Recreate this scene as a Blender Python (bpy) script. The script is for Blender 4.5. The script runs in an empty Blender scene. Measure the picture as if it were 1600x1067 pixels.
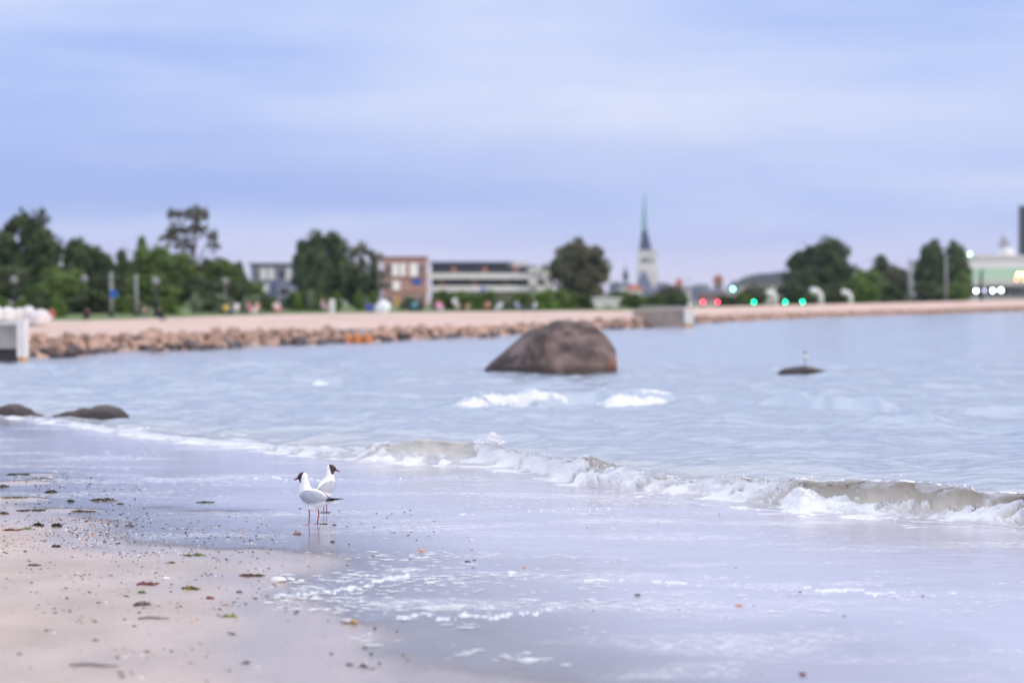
import bpy, bmesh, math, random
import numpy as np
from mathutils import Vector, Matrix, Euler

sc = bpy.context.scene
C = sc.collection
rad = math.radians

# ------------------------------------------------------------------ camera
F, HOR, H0 = 3778.0, 474.0, 1.5          # focal length in photo pixels, horizon row, eye height
cam = bpy.data.cameras.new('camera')
co = bpy.data.objects.new('camera', cam)
C.objects.link(co)
co.location = (0, 0, H0)
co.rotation_euler = (rad(90) - math.atan((533.5 - HOR) / F), 0, 0)
cam.lens = 85; cam.sensor_width = 36
cam.clip_start = 0.1; cam.clip_end = 20000
cam.dof.use_dof = True
cam.dof.focus_distance = 16.6
cam.dof.aperture_fstop = 1.7
sc.camera = co

# ------------------------------------------------------------------ world
SUN_EL = 15.0                              # low evening sun behind thin cloud, to the right of the viewer
w = bpy.data.worlds.new('World'); sc.world = w; w.use_nodes = True
wt = w.node_tree; wt.nodes.clear()
def wn(t, **k):
    n = wt.nodes.new(t)
    for a, b in k.items(): setattr(n, a, b)
    return n
out = wn('ShaderNodeOutputWorld')
sky = wn('ShaderNodeTexSky', sky_type='NISHITA', sun_disc=False)
sky.sun_elevation = rad(SUN_EL); sky.sun_rotation = 0
bg1 = wn('ShaderNodeBackground'); bg1.inputs[1].default_value = 0.10
wt.links.new(sky.outputs[0], bg1.inputs[0])
tc = wn('ShaderNodeTexCoord')
mp = wn('ShaderNodeMapping'); mp.inputs['Scale'].default_value = (4.2, 4.2, 26.0); mp.inputs['Location'].default_value = (3.3, 1.2, .95)
wt.links.new(tc.outputs['Generated'], mp.inputs[0])
nz = wn('ShaderNodeTexNoise'); nz.inputs['Scale'].default_value = 1.0; nz.inputs['Detail'].default_value = 5; nz.inputs['Roughness'].default_value = .5; nz.inputs['Distortion'].default_value = .3
wt.links.new(mp.outputs[0], nz.inputs['Vector'])
rp = wn('ShaderNodeValToRGB')
def lin(r, g, b):
    f = lambda c: (c / 255 / 12.92) if c / 255 <= .04045 else ((c / 255 + .055) / 1.055) ** 2.4
    return (f(r), f(g), f(b), 1)
rp.color_ramp.elements[0].position = .30; rp.color_ramp.elements[0].color = lin(172, 193, 248)
rp.color_ramp.elements[1].position = .70; rp.color_ramp.elements[1].color = lin(222, 229, 254)
e = rp.color_ramp.elements.new(.47); e.color = lin(197, 211, 252)
wt.links.new(nz.outputs[0], rp.inputs[0])
# overcast sky: whiter and brighter towards the zenith, a pale rim on the horizon
sep = wn('ShaderNodeSeparateXYZ'); wt.links.new(tc.outputs['Generated'], sep.inputs[0])
el = wn('ShaderNodeMapRange'); el.inputs['From Min'].default_value = .12; el.inputs['From Max'].default_value = .8
wt.links.new(sep.outputs[2], el.inputs[0])
mx = wn('ShaderNodeMix', data_type='RGBA'); wt.links.new(el.outputs[0], mx.inputs[0])
wt.links.new(rp.outputs[0], mx.inputs[6]); mx.inputs[7].default_value = (1.48, 1.54, 1.76, 1)
hz = wn('ShaderNodeMapRange'); hz.inputs['From Min'].default_value = .040; hz.inputs['From Max'].default_value = .0
hz.inputs['To Max'].default_value = .85
wt.links.new(sep.outputs[2], hz.inputs[0])
mx2 = wn('ShaderNodeMix', data_type='RGBA'); wt.links.new(hz.outputs[0], mx2.inputs[0])
wt.links.new(mx.outputs[2], mx2.inputs[6]); mx2.inputs[7].default_value = lin(228, 219, 240)
def wmath(op, a, b):
    n = wn('ShaderNodeMath', operation=op)
    for i, v in enumerate((a, b)):
        if isinstance(v, (int, float)): n.inputs[i].default_value = v
        else: wt.links.new(v, n.inputs[i])
    return n.outputs[0]
nb = wn('ShaderNodeTexNoise'); nb.inputs['Scale'].default_value = 1.0; nb.inputs['Detail'].default_value = 4
mb_ = wn('ShaderNodeMapping'); mb_.inputs['Scale'].default_value = (7, 7, 30); wt.links.new(tc.outputs['Generated'], mb_.inputs[0]); wt.links.new(mb_.outputs[0], nb.inputs['Vector'])
zc = wmath('ADD', sep.outputs[2], wmath('MULTIPLY', wmath('SUBTRACT', nb.outputs[0], .5), .035))
lo = wn('ShaderNodeMapRange', interpolation_type='SMOOTHSTEP'); lo.inputs['From Min'].default_value = .026; lo.inputs['From Max'].default_value = .042; wt.links.new(zc, lo.inputs[0])
hi = wn('ShaderNodeMapRange', interpolation_type='SMOOTHSTEP'); hi.inputs['From Min'].default_value = .085; hi.inputs['From Max'].default_value = .048; wt.links.new(zc, hi.inputs[0])
sd = wn('ShaderNodeMapRange', interpolation_type='SMOOTHSTEP'); sd.inputs['From Min'].default_value = .16; sd.inputs['From Max'].default_value = -.14; sd.inputs['To Min'].default_value = .12; wt.links.new(sep.outputs[0], sd.inputs[0])
bank = wmath('MULTIPLY', wmath('MULTIPLY', lo.outputs[0], hi.outputs[0]), wmath('MULTIPLY', sd.outputs[0], .85))
mx3 = wn('ShaderNodeMix', data_type='RGBA'); wt.links.new(bank, mx3.inputs[0]); wt.links.new(mx2.outputs[2], mx3.inputs[6]); mx3.inputs[7].default_value = lin(158, 180, 240)
bg2 = wn('ShaderNodeBackground'); wt.links.new(mx3.outputs[2], bg2.inputs[0]); bg2.inputs[1].default_value = 1.07
ms = wn('ShaderNodeMixShader'); ms.inputs[0].default_value = .9
wt.links.new(bg1.outputs[0], ms.inputs[1]); wt.links.new(bg2.outputs[0], ms.inputs[2])
wt.links.new(ms.outputs[0], out.inputs[0])

# ------------------------------------------------------------------ sun
sl = bpy.data.lights.new('sun', 'SUN'); sl.energy = 1.5; sl.angle = rad(10); sl.color = (1.0, .78, .56)
so = bpy.data.objects.new('sun', sl); C.objects.link(so)
# azimuth measured from +X counter-clockwise towards +Y: direction TO the sun
az = rad(-22); els = rad(SUN_EL)
dsun = Vector((math.cos(els) * math.cos(az), math.cos(els) * math.sin(az), math.sin(els)))
so.rotation_euler = dsun.to_track_quat('Z', 'Y').to_euler()
so.location = (20, -20, 30)
sky.sun_rotation = math.pi / 2 - az

vs = sc.view_settings
vs.view_transform = 'Standard'; vs.look = 'None'; vs.exposure = 0.0; vs.gamma = 1.0; vs.use_curve_mapping = False
sc.render.engine = 'CYCLES'
sc.cycles.use_denoising = True
sc.cycles.max_bounces = 6; sc.cycles.transparent_max_bounces = 8
sc.cycles.sample_clamp_indirect = 4.0

# ------------------------------------------------------------------ helpers
R = random.Random(7)
NR = np.random.RandomState(11)
def PX(x, D, z=0.0): return ((x - 800) / F * D, D, z)            # a photo column at distance D, height z
def ZY(y, D): return H0 - (y - HOR) * D / F                      # height of photo row y at distance D
def DY(y, z=0.0): return (H0 - z) * F / (y - HOR)                # distance of photo row y on the level z

def tag(o, label=None, cat=None, group=None, kind=None):
    if label: o['label'] = label
    if cat: o['category'] = cat
    if group: o['group'] = group
    if kind: o['kind'] = kind
    return o
def empty(name, loc=(0, 0, 0), rz=0, label=None, cat=None, group=None):
    o = bpy.data.objects.new(name, None); C.objects.link(o)
    o.location = loc; o.rotation_euler = (0, 0, rz); o.empty_display_size = .2
    return tag(o, label, cat, group)
def link(name, me, parent=None, loc=None, rot=None, scale=None):
    o = bpy.data.objects.new(name, me); C.objects.link(o)
    if parent: o.parent = parent
    if loc is not None: o.location = loc
    if rot is not None: o.rotation_euler = rot
    if scale is not None: o.scale = scale
    return o
def smooth(me, on=True):
    me.polygons.foreach_set('use_smooth', [on] * len(me.polygons))
def copy_tree(o, parent=None):
    c = o.copy(); C.objects.link(c); c.parent = parent
    for ch in list(o.children): copy_tree(ch, c)
    return c

class MB:
    """collects simple shapes for one mesh"""
    def __init__(s): s.v = []; s.f = []
    def add(s, v, f):
        n = len(s.v); s.v += [tuple(p) for p in v]; s.f += [tuple(i + n for i in q) for q in f]; return s
    def box(s, x0, x1, y0, y1, z0, z1, top=1.0):
        cx, cy = (x0 + x1) / 2, (y0 + y1) / 2
        a = [(x0, y0), (x1, y0), (x1, y1), (x0, y1)]
        v = [(x, y, z0) for x, y in a] + [(cx + (x - cx) * top, cy + (y - cy) * top, z1) for x, y in a]
        return s.add(v, [(3, 2, 1, 0), (4, 5, 6, 7), (0, 1, 5, 4), (1, 2, 6, 5), (2, 3, 7, 6), (3, 0, 4, 7)])
    def tube(s, pts, rs, n=8, caps=True):
        pts = [Vector(p) for p in pts]
        if not hasattr(rs, '__len__'): rs = [rs] * len(pts)
        rings = []; up = Vector((0.13, .21, 1))
        for i, p in enumerate(pts):
            t = (pts[min(i + 1, len(pts) - 1)] - pts[max(i - 1, 0)]).normalized()
            a = t.cross(up)
            if a.length < 1e-3: a = t.cross(Vector((1, 0, 0)))
            a.normalize(); b = t.cross(a)
            rings.append([p + (a * math.cos(k * 2 * math.pi / n) + b * math.sin(k * 2 * math.pi / n)) * rs[i] for k in range(n)])
        v = [q for r in rings for q in r]; f = []
        for i in range(len(rings) - 1):
            for k in range(n):
                f.append((i * n + k, i * n + (k + 1) % n, (i + 1) * n + (k + 1) % n, (i + 1) * n + k))
        if caps: f += [tuple(range(n - 1, -1, -1)), tuple(range((len(rings) - 1) * n, len(rings) * n))]
        return s.add(v, f)
    def lathe(s, prof, n=16, c=(0, 0, 0)):
        v = []; f = []
        for r, z in prof: v += [(c[0] + r * math.cos(k * 2 * math.pi / n), c[1] + r * math.sin(k * 2 * math.pi / n), c[2] + z) for k in range(n)]
        for i in range(len(prof) - 1):
            for k in range(n): f.append((i * n + k, i * n + (k + 1) % n, (i + 1) * n + (k + 1) % n, (i + 1) * n + k))
        f += [tuple(range(n - 1, -1, -1)), tuple(range((len(prof) - 1) * n, len(prof) * n))]
        return s.add(v, f)
    def ball(s, c, r, n=8, m=6, sq=(1, 1, 1)):
        prof = [(max(1e-4, math.sin(math.pi * i / m)) * r, -math.cos(math.pi * i / m) * r) for i in range(m + 1)]
        k = MB().lathe(prof, n)
        return s.add([(c[0] + x * sq[0], c[1] + y * sq[1], c[2] + z * sq[2]) for x, y, z in k.v], k.f)
    def mesh(s, name, mats, sm=False):
        me = bpy.data.meshes.new(name); me.from_pydata(s.v, [], s.f)
        for m in (mats if isinstance(mats, (list, tuple)) else [mats]): me.materials.append(m)
        if sm: smooth(me)
        return me
    def build(s, name, mats, parent=None, sm=False, **k):
        return link(name, s.mesh(name, mats, sm), parent, **k)

def grid_mesh(name, P, mats):
    """P: rows x cols x 3"""
    nr, nc = P.shape[:2]
    me = bpy.data.meshes.new(name)
    me.vertices.add(nr * nc); me.vertices.foreach_set('co', P.reshape(-1).astype(np.float32))
    idx = np.arange(nr * nc).reshape(nr, nc)
    q = np.stack([idx[:-1, :-1], idx[:-1, 1:], idx[1:, 1:], idx[1:, :-1]], -1).reshape(-1, 4)
    me.loops.add(q.size); me.loops.foreach_set('vertex_index', q.reshape(-1).astype(np.int32))
    me.polygons.add(len(q)); me.polygons.foreach_set('loop_start', np.arange(0, q.size, 4, dtype=np.int32))
    me.polygons.foreach_set('loop_total', np.full(len(q), 4, dtype=np.int32))
    me.update(calc_edges=True)
    smooth(me)
    for m in (mats if isinstance(mats, (list, tuple)) else [mats]): me.materials.append(m)
    return me
def attr(me, name, a):
    t = me.attributes.new(name, 'FLOAT', 'POINT'); t.data.foreach_set('value', np.ascontiguousarray(a, dtype=np.float32).reshape(-1))

# numpy gradient-free value noise
def _h(ix, iy, seed):
    n = (ix.astype(np.int64) * 374761393 + iy.astype(np.int64) * 668265263 + seed * 974711) & 0xffffffff
    n = ((n ^ (n >> 13)) * 1274126177) & 0xffffffff
    n = ((n ^ (n >> 16)) * 2246822519) & 0xffffffff
    return ((n ^ (n >> 15)) & 0xffffff) / float(0xffffff)
def vn(x, y, seed=0):
    ix = np.floor(x); iy = np.floor(y); fx = x - ix; fy = y - iy
    fx = fx * fx * fx * (fx * (fx * 6 - 15) + 10); fy = fy * fy * fy * (fy * (fy * 6 - 15) + 10)
    a = _h(ix, iy, seed); b = _h(ix + 1, iy, seed); c = _h(ix, iy + 1, seed); d = _h(ix + 1, iy + 1, seed)
    return (a + (b - a) * fx) * (1 - fy) + (c + (d - c) * fx) * fy
def fbm(x, y, o=4, seed=0, g=.5):
    s = np.zeros(np.broadcast(x, y).shape); a = 1.0; t = 0
    for k in range(o):
        ca, sa = math.cos(k * 1.1 + .4), math.sin(k * 1.1 + .4)
        s += a * vn((x * ca - y * sa) * 2 ** k + k * 17.3, (x * sa + y * ca) * 2 ** k - k * 9.1, seed + k); t += a; a *= g
    return s / t
def sst(a, b, x): t = np.clip((x - a) / (b - a), 0, 1); return t * t * (3 - 2 * t)
def tab(pts):
    xs = [p[0] for p in pts]; ys = [p[1] for p in pts]
    return lambda x: np.interp(x, xs, ys)

# ------------------------------------------------------------------ materials
def mat(name, col, rough=.8, var=.15, scale=3.0, bump=0.0, bscale=None, metal=0.0, spec=.4, coord='Object', objrand=0.0, emit=None, es=0.0):
    m = bpy.data.materials.new(name); m.use_nodes = True
    t = m.node_tree; p = t.nodes['Principled BSDF']
    p.inputs['Roughness'].default_value = rough; p.inputs['Metallic'].default_value = metal
    p.inputs['Specular IOR Level'].default_value = spec
    c = (*col[:3], 1)
    tcn = t.nodes.new('ShaderNodeTexCoord')
    n = t.nodes.new('ShaderNodeTexNoise'); n.inputs['Scale'].default_value = scale; n.inputs['Detail'].default_value = 4
    t.links.new(tcn.outputs[coord], n.inputs['Vector'])
    r = t.nodes.new('ShaderNodeValToRGB')
    r.color_ramp.elements[0].position = .3; r.color_ramp.elements[1].position = .7
    r.color_ramp.elements[0].color = tuple(max(0, x * (1 - var)) for x in c[:3]) + (1,)
    r.color_ramp.elements[1].color = tuple(min(1, x * (1 + var)) for x in c[:3]) + (1,)
    t.links.new(n.outputs[0], r.inputs[0]); last = r.outputs[0]
    if objrand:
        oi = t.nodes.new('ShaderNodeObjectInfo'); mr = t.nodes.new('ShaderNodeMapRange')
        mr.inputs['To Min'].default_value = 1 - objrand; mr.inputs['To Max'].default_value = 1 + objrand
        t.links.new(oi.outputs['Random'], mr.inputs[0])
        mm = t.nodes.new('ShaderNodeVectorMath'); mm.operation = 'SCALE'
        t.links.new(last, mm.inputs[0]); t.links.new(mr.outputs[0], mm.inputs['Scale']); last = mm.outputs[0]
    t.links.new(last, p.inputs['Base Color'])
    if bump:
        b = t.nodes.new('ShaderNodeBump'); b.inputs['Strength'].default_value = bump; b.inputs['Distance'].default_value = .02
        n2 = t.nodes.new('ShaderNodeTexNoise'); n2.inputs['Scale'].default_value = bscale or scale * 4; n2.inputs['Detail'].default_value = 6
        t.links.new(tcn.outputs[coord], n2.inputs['Vector']); t.links.new(n2.outputs[0], b.inputs['Height']); t.links.new(b.outputs[0], p.inputs['Normal'])
    if emit:
        p.inputs['Emission Color'].default_value = (*emit, 1); p.inputs['Emission Strength'].default_value = es
    return m
M = {}
M['white'] = mat('white_paint', (.80, .78, .76), .6, .06)
M['offwhite'] = mat('pale_render', (.70, .66, .62), .8, .08)
M['concrete'] = mat('concrete', (.46, .40, .37), .9, .2, 2, .3)
M['concrete_dark'] = mat('weathered_concrete', (.28, .23, .205), .9, .25, 2, .3)
M['brick'] = mat('red_brick', (.33, .15, .12), .9, .15, 4)
M['brickpale'] = mat('pale_brick', (.52, .31, .26), .9, .12, 4)
M['slate'] = mat('slate_cladding', (.17, .19, .30), .7, .15, 2)
M['dark'] = mat('dark_metal', (.03, .03, .035), .5, .2)
M['steel'] = mat('grey_steel', (.28, .27, .28), .5, .15)
M['glass'] = mat('window_glass', (.05, .06, .08), .12, .3, 1, spec=.8)
M['lit'] = mat('lit_window', (.7, .68, .67), .4, .1, 1, emit=(1, .94, .93), es=.3)
M['roofred'] = mat('orange_roof_tile', (.45, .14, .08), .85, .2)
M['roofgrey'] = mat('grey_roof', (.14, .15, .18), .8, .2)
M['navy'] = mat('dark_copper_roof', (.035, .045, .10), .6, .2, .3)
M['verdigris'] = mat('verdigris_copper', (.16, .36, .38), .7, .15, .2)
M['plaster'] = mat('church_plaster', (.74, .70, .68), .85, .12, .15)
M['bark'] = mat('bark', (.11, .085, .07), .95, .3, 6, .5)
M['blue'] = mat('blue_sign', (.03, .13, .50), .5, .1)
M['orange'] = mat('orange_paint', (.52, .19, .06), .6, .15)
M['ochre'] = mat('ochre_timber_and_sunlight', (.62, .36, .14), .8, .2, 6)  # timber of door and stakes; also warm sunlight coloured onto the pier ends
M['green'] = mat('pale_green_paint', (.45, .62, .45), .6, .1)
M['cloth_w'] = mat('white_canvas', (.82, .82, .84), .8, .04)
M['bag'] = mat('white_sack', (.72, .69, .68), .9, .12, 3, .3)

# ================================================================== BEACH AND SEA
# --- edge of the swash: photo column of the waterline for each distance
EDGE = [(700, -420), (745, -170), (790, -40), (805, 40), (815, 110), (850, 205), (862, 335), (880, 422), (893, 440), (905, 400), (935, 392), (955, 470),
        (975, 540), (1000, 550), (1012, 545), (1040, 590), (1067, 640), (1130, 720), (1300, 900), (1700, 1300)]
_ed = sorted([(DY(y), (x - 800) / F * DY(y)) for y, x in EDGE])
XB = tab(_ed)
WB = [(-700, 640), (-300, 645), (0, 652), (100, 661), (200, 679), (300, 691), (400, 699), (450, 706), (560, 719), (640, 723), (740, 724), (800, 730), (850, 742), (900, 756),
      (1000, 767), (1100, 774), (1200, 787), (1250, 799), (1350, 803), (1450, 810), (1520, 816), (1600, 823), (2000, 850), (2600, 880), (3400, 900)]
YB = tab([(x, DY(y)) for x, y in WB])

def sand_z(X, Y):
    s = X - XB(Y)
    sl_ = np.where(s > 0, .016, .016)
    z = -sl_ * s
    z = np.where(z < -.02, -.02 + (z + .02) * .7, z)
    u = Y - YB(X / Y * F + 800)
    z = z - .30 * sst(-1.5, 3.0, u) - .02 * np.clip(u, 0, 40)
    z = z + (fbm(X * .9, Y * .35, 2, 5) - .5) * .014 + (fbm(X * 4, Y * 1.3, 3, 9) - .5) * .0045
    for bx, by, brx, bry, bh in ((70, 741, 80, 4, .024), (45, 754, 60, 4, .026), (340, 799, 75, 4, .026), (250, 793, 40, 3, .016), (30, 780, 50, 3, .016), (120, 797, 60, 2.5, .014)):
        D_ = DY(by); z = z + bh * np.exp(-((X - (bx - 800) / F * D_) / (brx / F * D_)) ** 2 - ((Y - D_) / (bry * D_ * D_ / (F * H0))) ** 2)
    dry = sst(.0, .05, z)
    z = z + dry * ((fbm(X * 7, Y * 5, 4, 21) - .5) * .012)
    return z

def columns(step):
    a = np.concatenate([np.linspace(-2600, -300, 30)[:-1], np.linspace(-300, -40, 40)[:-1], np.arange(-40, 1640, step), np.linspace(1640, 1900, 40), np.linspace(1900, 4200, 30)[1:]])
    return (a - 800) / F
cs = columns(5.0)
ys = np.concatenate([np.geomspace(1.5, 8.6, 40)[:-1], np.geomspace(8.6, 24, 430)[:-1], np.geomspace(24, 60, 60)])
Yg, Ag = np.meshgrid(ys, cs, indexing='ij')
Xg = Ag * Yg
Zg = sand_z(Xg, Yg)
wet = .35 * (1 - sst(.004, .012, Zg + (fbm(Xg * 2, Yg * .8, 3, 34) - .5) * .008)) + .65 * (1 - sst(.006, .045, Zg + (fbm(Xg * 1.5, Yg * .6, 3, 33) - .5) * .04))

def sand_material():
    m = bpy.data.materials.new('beach_sand'); m.use_nodes = True
    t = m.node_tree; p = t.nodes['Principled BSDF']; L = t.links.new; N = t.nodes.new
    tcn = N('ShaderNodeTexCoord')
    n1 = N('ShaderNodeTexNoise'); n1.inputs['Scale'].default_value = 2.2; n1.inputs['Detail'].default_value = 6
    mp_ = N('ShaderNodeMapping'); mp_.inputs['Scale'].default_value = (1, .55, 1)
    L(tcn.outputs['Object'], mp_.inputs[0]); L(mp_.outputs[0], n1.inputs['Vector'])
    r1 = N('ShaderNodeValToRGB'); r1.color_ramp.elements[0].position = .32; r1.color_ramp.elements[1].position = .68
    r1.color_ramp.elements[0].color = (.44, .348, .29, 1); r1.color_ramp.elements[1].color = (.58, .46, .385, 1)
    L(n1.outputs[0], r1.inputs[0])
    n3 = N('ShaderNodeTexNoise'); n3.inputs['Scale'].default_value = 160; n3.inputs['Detail'].default_value = 3
    L(tcn.outputs['Object'], n3.inputs['Vector'])
    gr = N('ShaderNodeMapRange'); gr.inputs['From Min'].default_value = .3; gr.inputs['From Max'].default_value = .7; gr.inputs['To Min'].default_value = .75; gr.inputs['To Max'].default_value = 1.2
    L(n3.outputs[0], gr.inputs[0])
    vm = N('ShaderNodeVectorMath'); vm.operation = 'SCALE'; L(r1.outputs[0], vm.inputs[0]); L(gr.outputs[0], vm.inputs['Scale'])
    at = N('ShaderNodeAttribute'); at.attribute_name = 'wet'
    mxn = N('ShaderNodeMix'); mxn.data_type = 'RGBA'; L(at.outputs['Fac'], mxn.inputs[0]); L(vm.outputs[0], mxn.inputs[6])
    vm2 = N('ShaderNodeVectorMath'); vm2.operation = 'MULTIPLY'; vm2.inputs[1].default_value = (.80, .80, .84); L(vm.outputs[0], vm2.inputs[0]); L(vm2.outputs[0], mxn.inputs[7])
    L(mxn.outputs[2], p.inputs['Base Color'])
    rr = N('ShaderNodeMapRange'); rr.inputs['To Min'].default_value = .95; rr.inputs['To Max'].default_value = .20; L(at.outputs['Fac'], rr.inputs[0]); L(rr.outputs[0], p.inputs['Roughness'])
    b = N('ShaderNodeBump'); b.inputs['Strength'].default_value = .5; b.inputs['Distance'].default_value = .006
    n4 = N('ShaderNodeTexNoise'); n4.inputs['Scale'].default_value = 45; n4.inputs['Detail'].default_value = 6
    L(tcn.outputs['Object'], n4.inputs['Vector']); L(n4.outputs[0], b.inputs['Height']); L(b.outputs[0], p.inputs['Normal'])
    return m
me = grid_mesh('beach', np.stack([Xg, Yg, Zg], -1), sand_material()); attr(me, 'wet', wet)
tag(link('beach', me), kind='structure', label='pale sand beach sloping under the shallow swash', cat='beach')

# --- sea: one continuous surface, finest where the wave breaks
def sea_arrays():
    a = columns(2.6); xp = a * F + 800
    yb = YB(xp)
    n1, n2, n3, n4 = 150, 230, 330, 90
    rows = []
    near = 5.0
    for k in range(n1): rows.append(near * ((yb - 1.0) / near) ** (k / n1))
    for k in range(n2): rows.append(yb - 1.0 + 2.3 * k / n2)
    y3 = yb + 1.3; y4 = np.maximum(60.0, yb + 12)
    for k in range(n3): rows.append(y3 * (y4 / y3) ** (k / n3))
    for k in range(n4 + 1): rows.append(y4 * (1500.0 / y4) ** (k / n4))
    Y = np.stack(rows, 0); A = np.broadcast_to(a, Y.shape); XP = np.broadcast_to(xp, Y.shape)
    X = A * Y
    # the line of the breaker wanders a little
    jit = (fbm(X[0] * 0 + a * 16, a * 0, 3, 71) - .5) * .25 + (fbm(a * 90, a * 0 + 3, 3, 72) - .5) * .16
    U = Y - (yb + jit)
    Hs = tab([(-700, .02), (0, .02), (100, .03), (250, .03), (430, .035), (540, .06), (590, .12), (640, .18), (720, .18), (760, .19), (800, .14), (860, .16), (930, .20), (1000, .13), (1080, .09), (1130, .11), (1250, .18), (1400, .21), (1600, .22), (2200, .24), (3400, .1)])(xp)
    Hs = Hs * (1 + (fbm(a * 45, a * 0 + 9, 3, 73) - .5) * .5)
    Hs = np.broadcast_to(Hs, Y.shape)
    wf = Hs * 1.15 + .05
    q = U / wf
    prof = np.where(q < 1, sst(0, 1, q) ** .8, np.exp(-(np.clip(U - wf, 0, None) / (.35 + 1.6 * Hs)) ** 1.3))
    prof = np.where(U < 0, 0, prof)
    Z = Hs * prof
    curl = tab([(0, .2), (560, .2), (640, .35), (740, .4), (760, .8), (1000, .6), (1200, .6), (1300, .9), (1600, .9), (3400, .3)])(xp)
    DYf = -curl * Hs * np.clip(prof, 0, 1) ** 3 * sst(.3, 1.0, q) * np.exp(-np.clip(U - wf, 0, None) / (.6 * Hs + .05))
    # foam of the breaker
    Fall = tab([(-700, .3), (0, .42), (90, .5), (110, .72), (250, .70), (330, .62), (430, .70), (560, .72), (596, .62), (615, .12), (735, .10), (752, .85), (800, .8), (860, .72), (930, .6), (1000, .64), (1100, .78), (1200, .66), (1255, .36), (1450, .32), (1550, .44), (1650, .5), (3400, .3)])(xp)
    Flip = tab([(560, .3), (610, .08), (735, .10), (760, .5), (1150, .5), (1260, .76), (1500, .74), (1700, .5), (3400, .3)])(xp)
    Fbase = tab([(0, .45), (560, .60), (640, .50), (735, .52), (900, .74), (1200, .72), (1600, .68), (3400, .4)])(xp)
    ARC = Y + 1.7 * np.where(U < wf, Z, Hs)                      # distance measured along the surface, up the face and over
    wx = (fbm(X * 2.5, ARC * 2.5, 3, 83) - .5) * .5; wy = (fbm(X * 2.5 + 9, ARC * 2.5, 3, 84) - .5) * .5
    nf = fbm((X + wx) * 4.0, (ARC + wy) * 5.0, 5, 81, .62)
    nf = np.clip((nf - .5) * 1.9 + .5, 0, 1)
    face = sst(-.15, .05, U) * (1 - sst(wf, wf + .25 + .5 * Hs, U))
    lip = np.exp(-((U - wf * 1.0) / (.25 * wf + .02)) ** 2)
    base = np.exp(-((U + .02) / .16) ** 2)
    run = sst(-1.0, -.1, U) * (1 - sst(-.1, .1, U)) * tab([(0, .40), (500, .45), (700, .40), (800, .36), (880, .3), (1100, .40), (1180, .52), (1420, .50), (1480, .36), (3400, .3)])(xp)
    lev = np.maximum.reduce([Fall * face, Flip * lip, Fbase * base, run])
    back = np.exp(-np.clip(U - wf, 0, None) / .7) * (U > wf) * .42
    lev = np.maximum(lev, back * (Fall > .3))
    lev = lev * (.75 + .5 * fbm(X * 1.1, ARC * .9, 2, 85))
    foam = sst(.98 - lev - .28, .98 - lev + .16, nf) * (lev > .02)
    foam = np.maximum(foam, .6 * face * sst(.60, .78, fbm((X + wx * .3) * 13, ARC * 2.6, 4, 89, .6)) * (Hs > .08))
    foam = foam * (1 - .85 * sst(606, 626, XP) * (1 - sst(716, 742, XP)) * sst(.04, .10, Z))
    pile = foam * np.exp(-((U - .03) / (.10 + .3 * Hs)) ** 2) * Hs * tab([(0, .5), (600, .3), (745, .2), (770, .5), (1200, .55), (1300, .35), (1600, .4)])(xp)
    Z = Z + pile * (.3 + 1.1 * fbm(X * 5, ARC * 5, 3, 87))
    # second breaker further out with two foaming lengths
    def roller(yrow, x0, x1, Hr, fo, seed, bend=0.0):
        yb2 = DY(yrow) + bend * ((xp - (x0 + x1) / 2) / (x1 - x0)) + (fbm(a * 60, a * 0, 3, seed) - .5) * 1.3
        env = sst(x0, x0 + (x1 - x0) * .22, xp) * (1 - sst(x1 - (x1 - x0) * .22, x1, xp))
        Hh = Hr * env * (.8 + .4 * fbm(a * 130, a * 0, 3, seed + 1)); U2 = Y - yb2; w2 = .62
        p2 = np.where(U2 < 0, 0, np.where(U2 < w2, sst(0, w2, U2), np.exp(-np.clip(U2 - w2, 0, None) ** 1.2 / .7)))
        z2 = Hh * p2
        f2 = np.zeros_like(Y)
        if fo:
            A2 = Y + 1.7 * np.where(U2 < w2, z2, Hh)
            n2 = fbm((X + wx * .6) * 1.7, (A2 + wy) * 2.6, 4, seed + 2, .6); n2 = np.clip((n2 - .5) * 1.9 + .5, 0, 1)
            top = np.zeros_like(xp); cov = np.zeros_like(xp)
            for fa, fb in fo:
                c = (xp - fa) / (fb - fa) + (fbm(a * 150, a * 0, 3, seed + 6) - .5) * .16; cov = np.maximum(cov, np.clip(np.minimum(c, (1 - c)) * 2.4, 0, 1) ** .4)
            l2 = cov * (.55 * sst(-.7 * cov, .05, U2) * (1 - sst(w2 + .05, w2 + .6, U2)))
            f2 = sst(.95 - l2 - .18, .95 - l2 + .26, n2) * (l2 > .03)
            bl2 = 1 - np.abs(fbm(X * 5, A2 * 5, 3, seed + 4) * 2 - 1)
            z2 = z2 + f2 * env * Hr * (.45 * bl2 * np.exp(-((U2 - .1) / .3) ** 2) - .1)
        return z2, f2
    for args in [(636, 680, 1090, .20, [(696, 905), (926, 1062)], 213, 1.2), (600, 440, 545, .08, [(484, 514)], 93, 0),
                 (640, 1170, 1420, .17, None, 95, -1.0), (668, 1320, 1480, .10, None, 97, 0), (664, 190, 300, .03, None, 99, 0),
                 (688, 960, 1130, .04, None, 101, 0), (655, 1480, 1640, .09, None, 103, 0), (612, 1400, 1640, .06, None, 105, 0),
                 (560, 1000, 1200, .08, None, 107, 0), (575, 300, 560, .06, None, 109, 0), (620, 150, 420, .05, None, 111, 0)]:
        z2, f2 = roller(*args); Z = Z + z2; foam = np.maximum(foam, f2)
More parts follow.
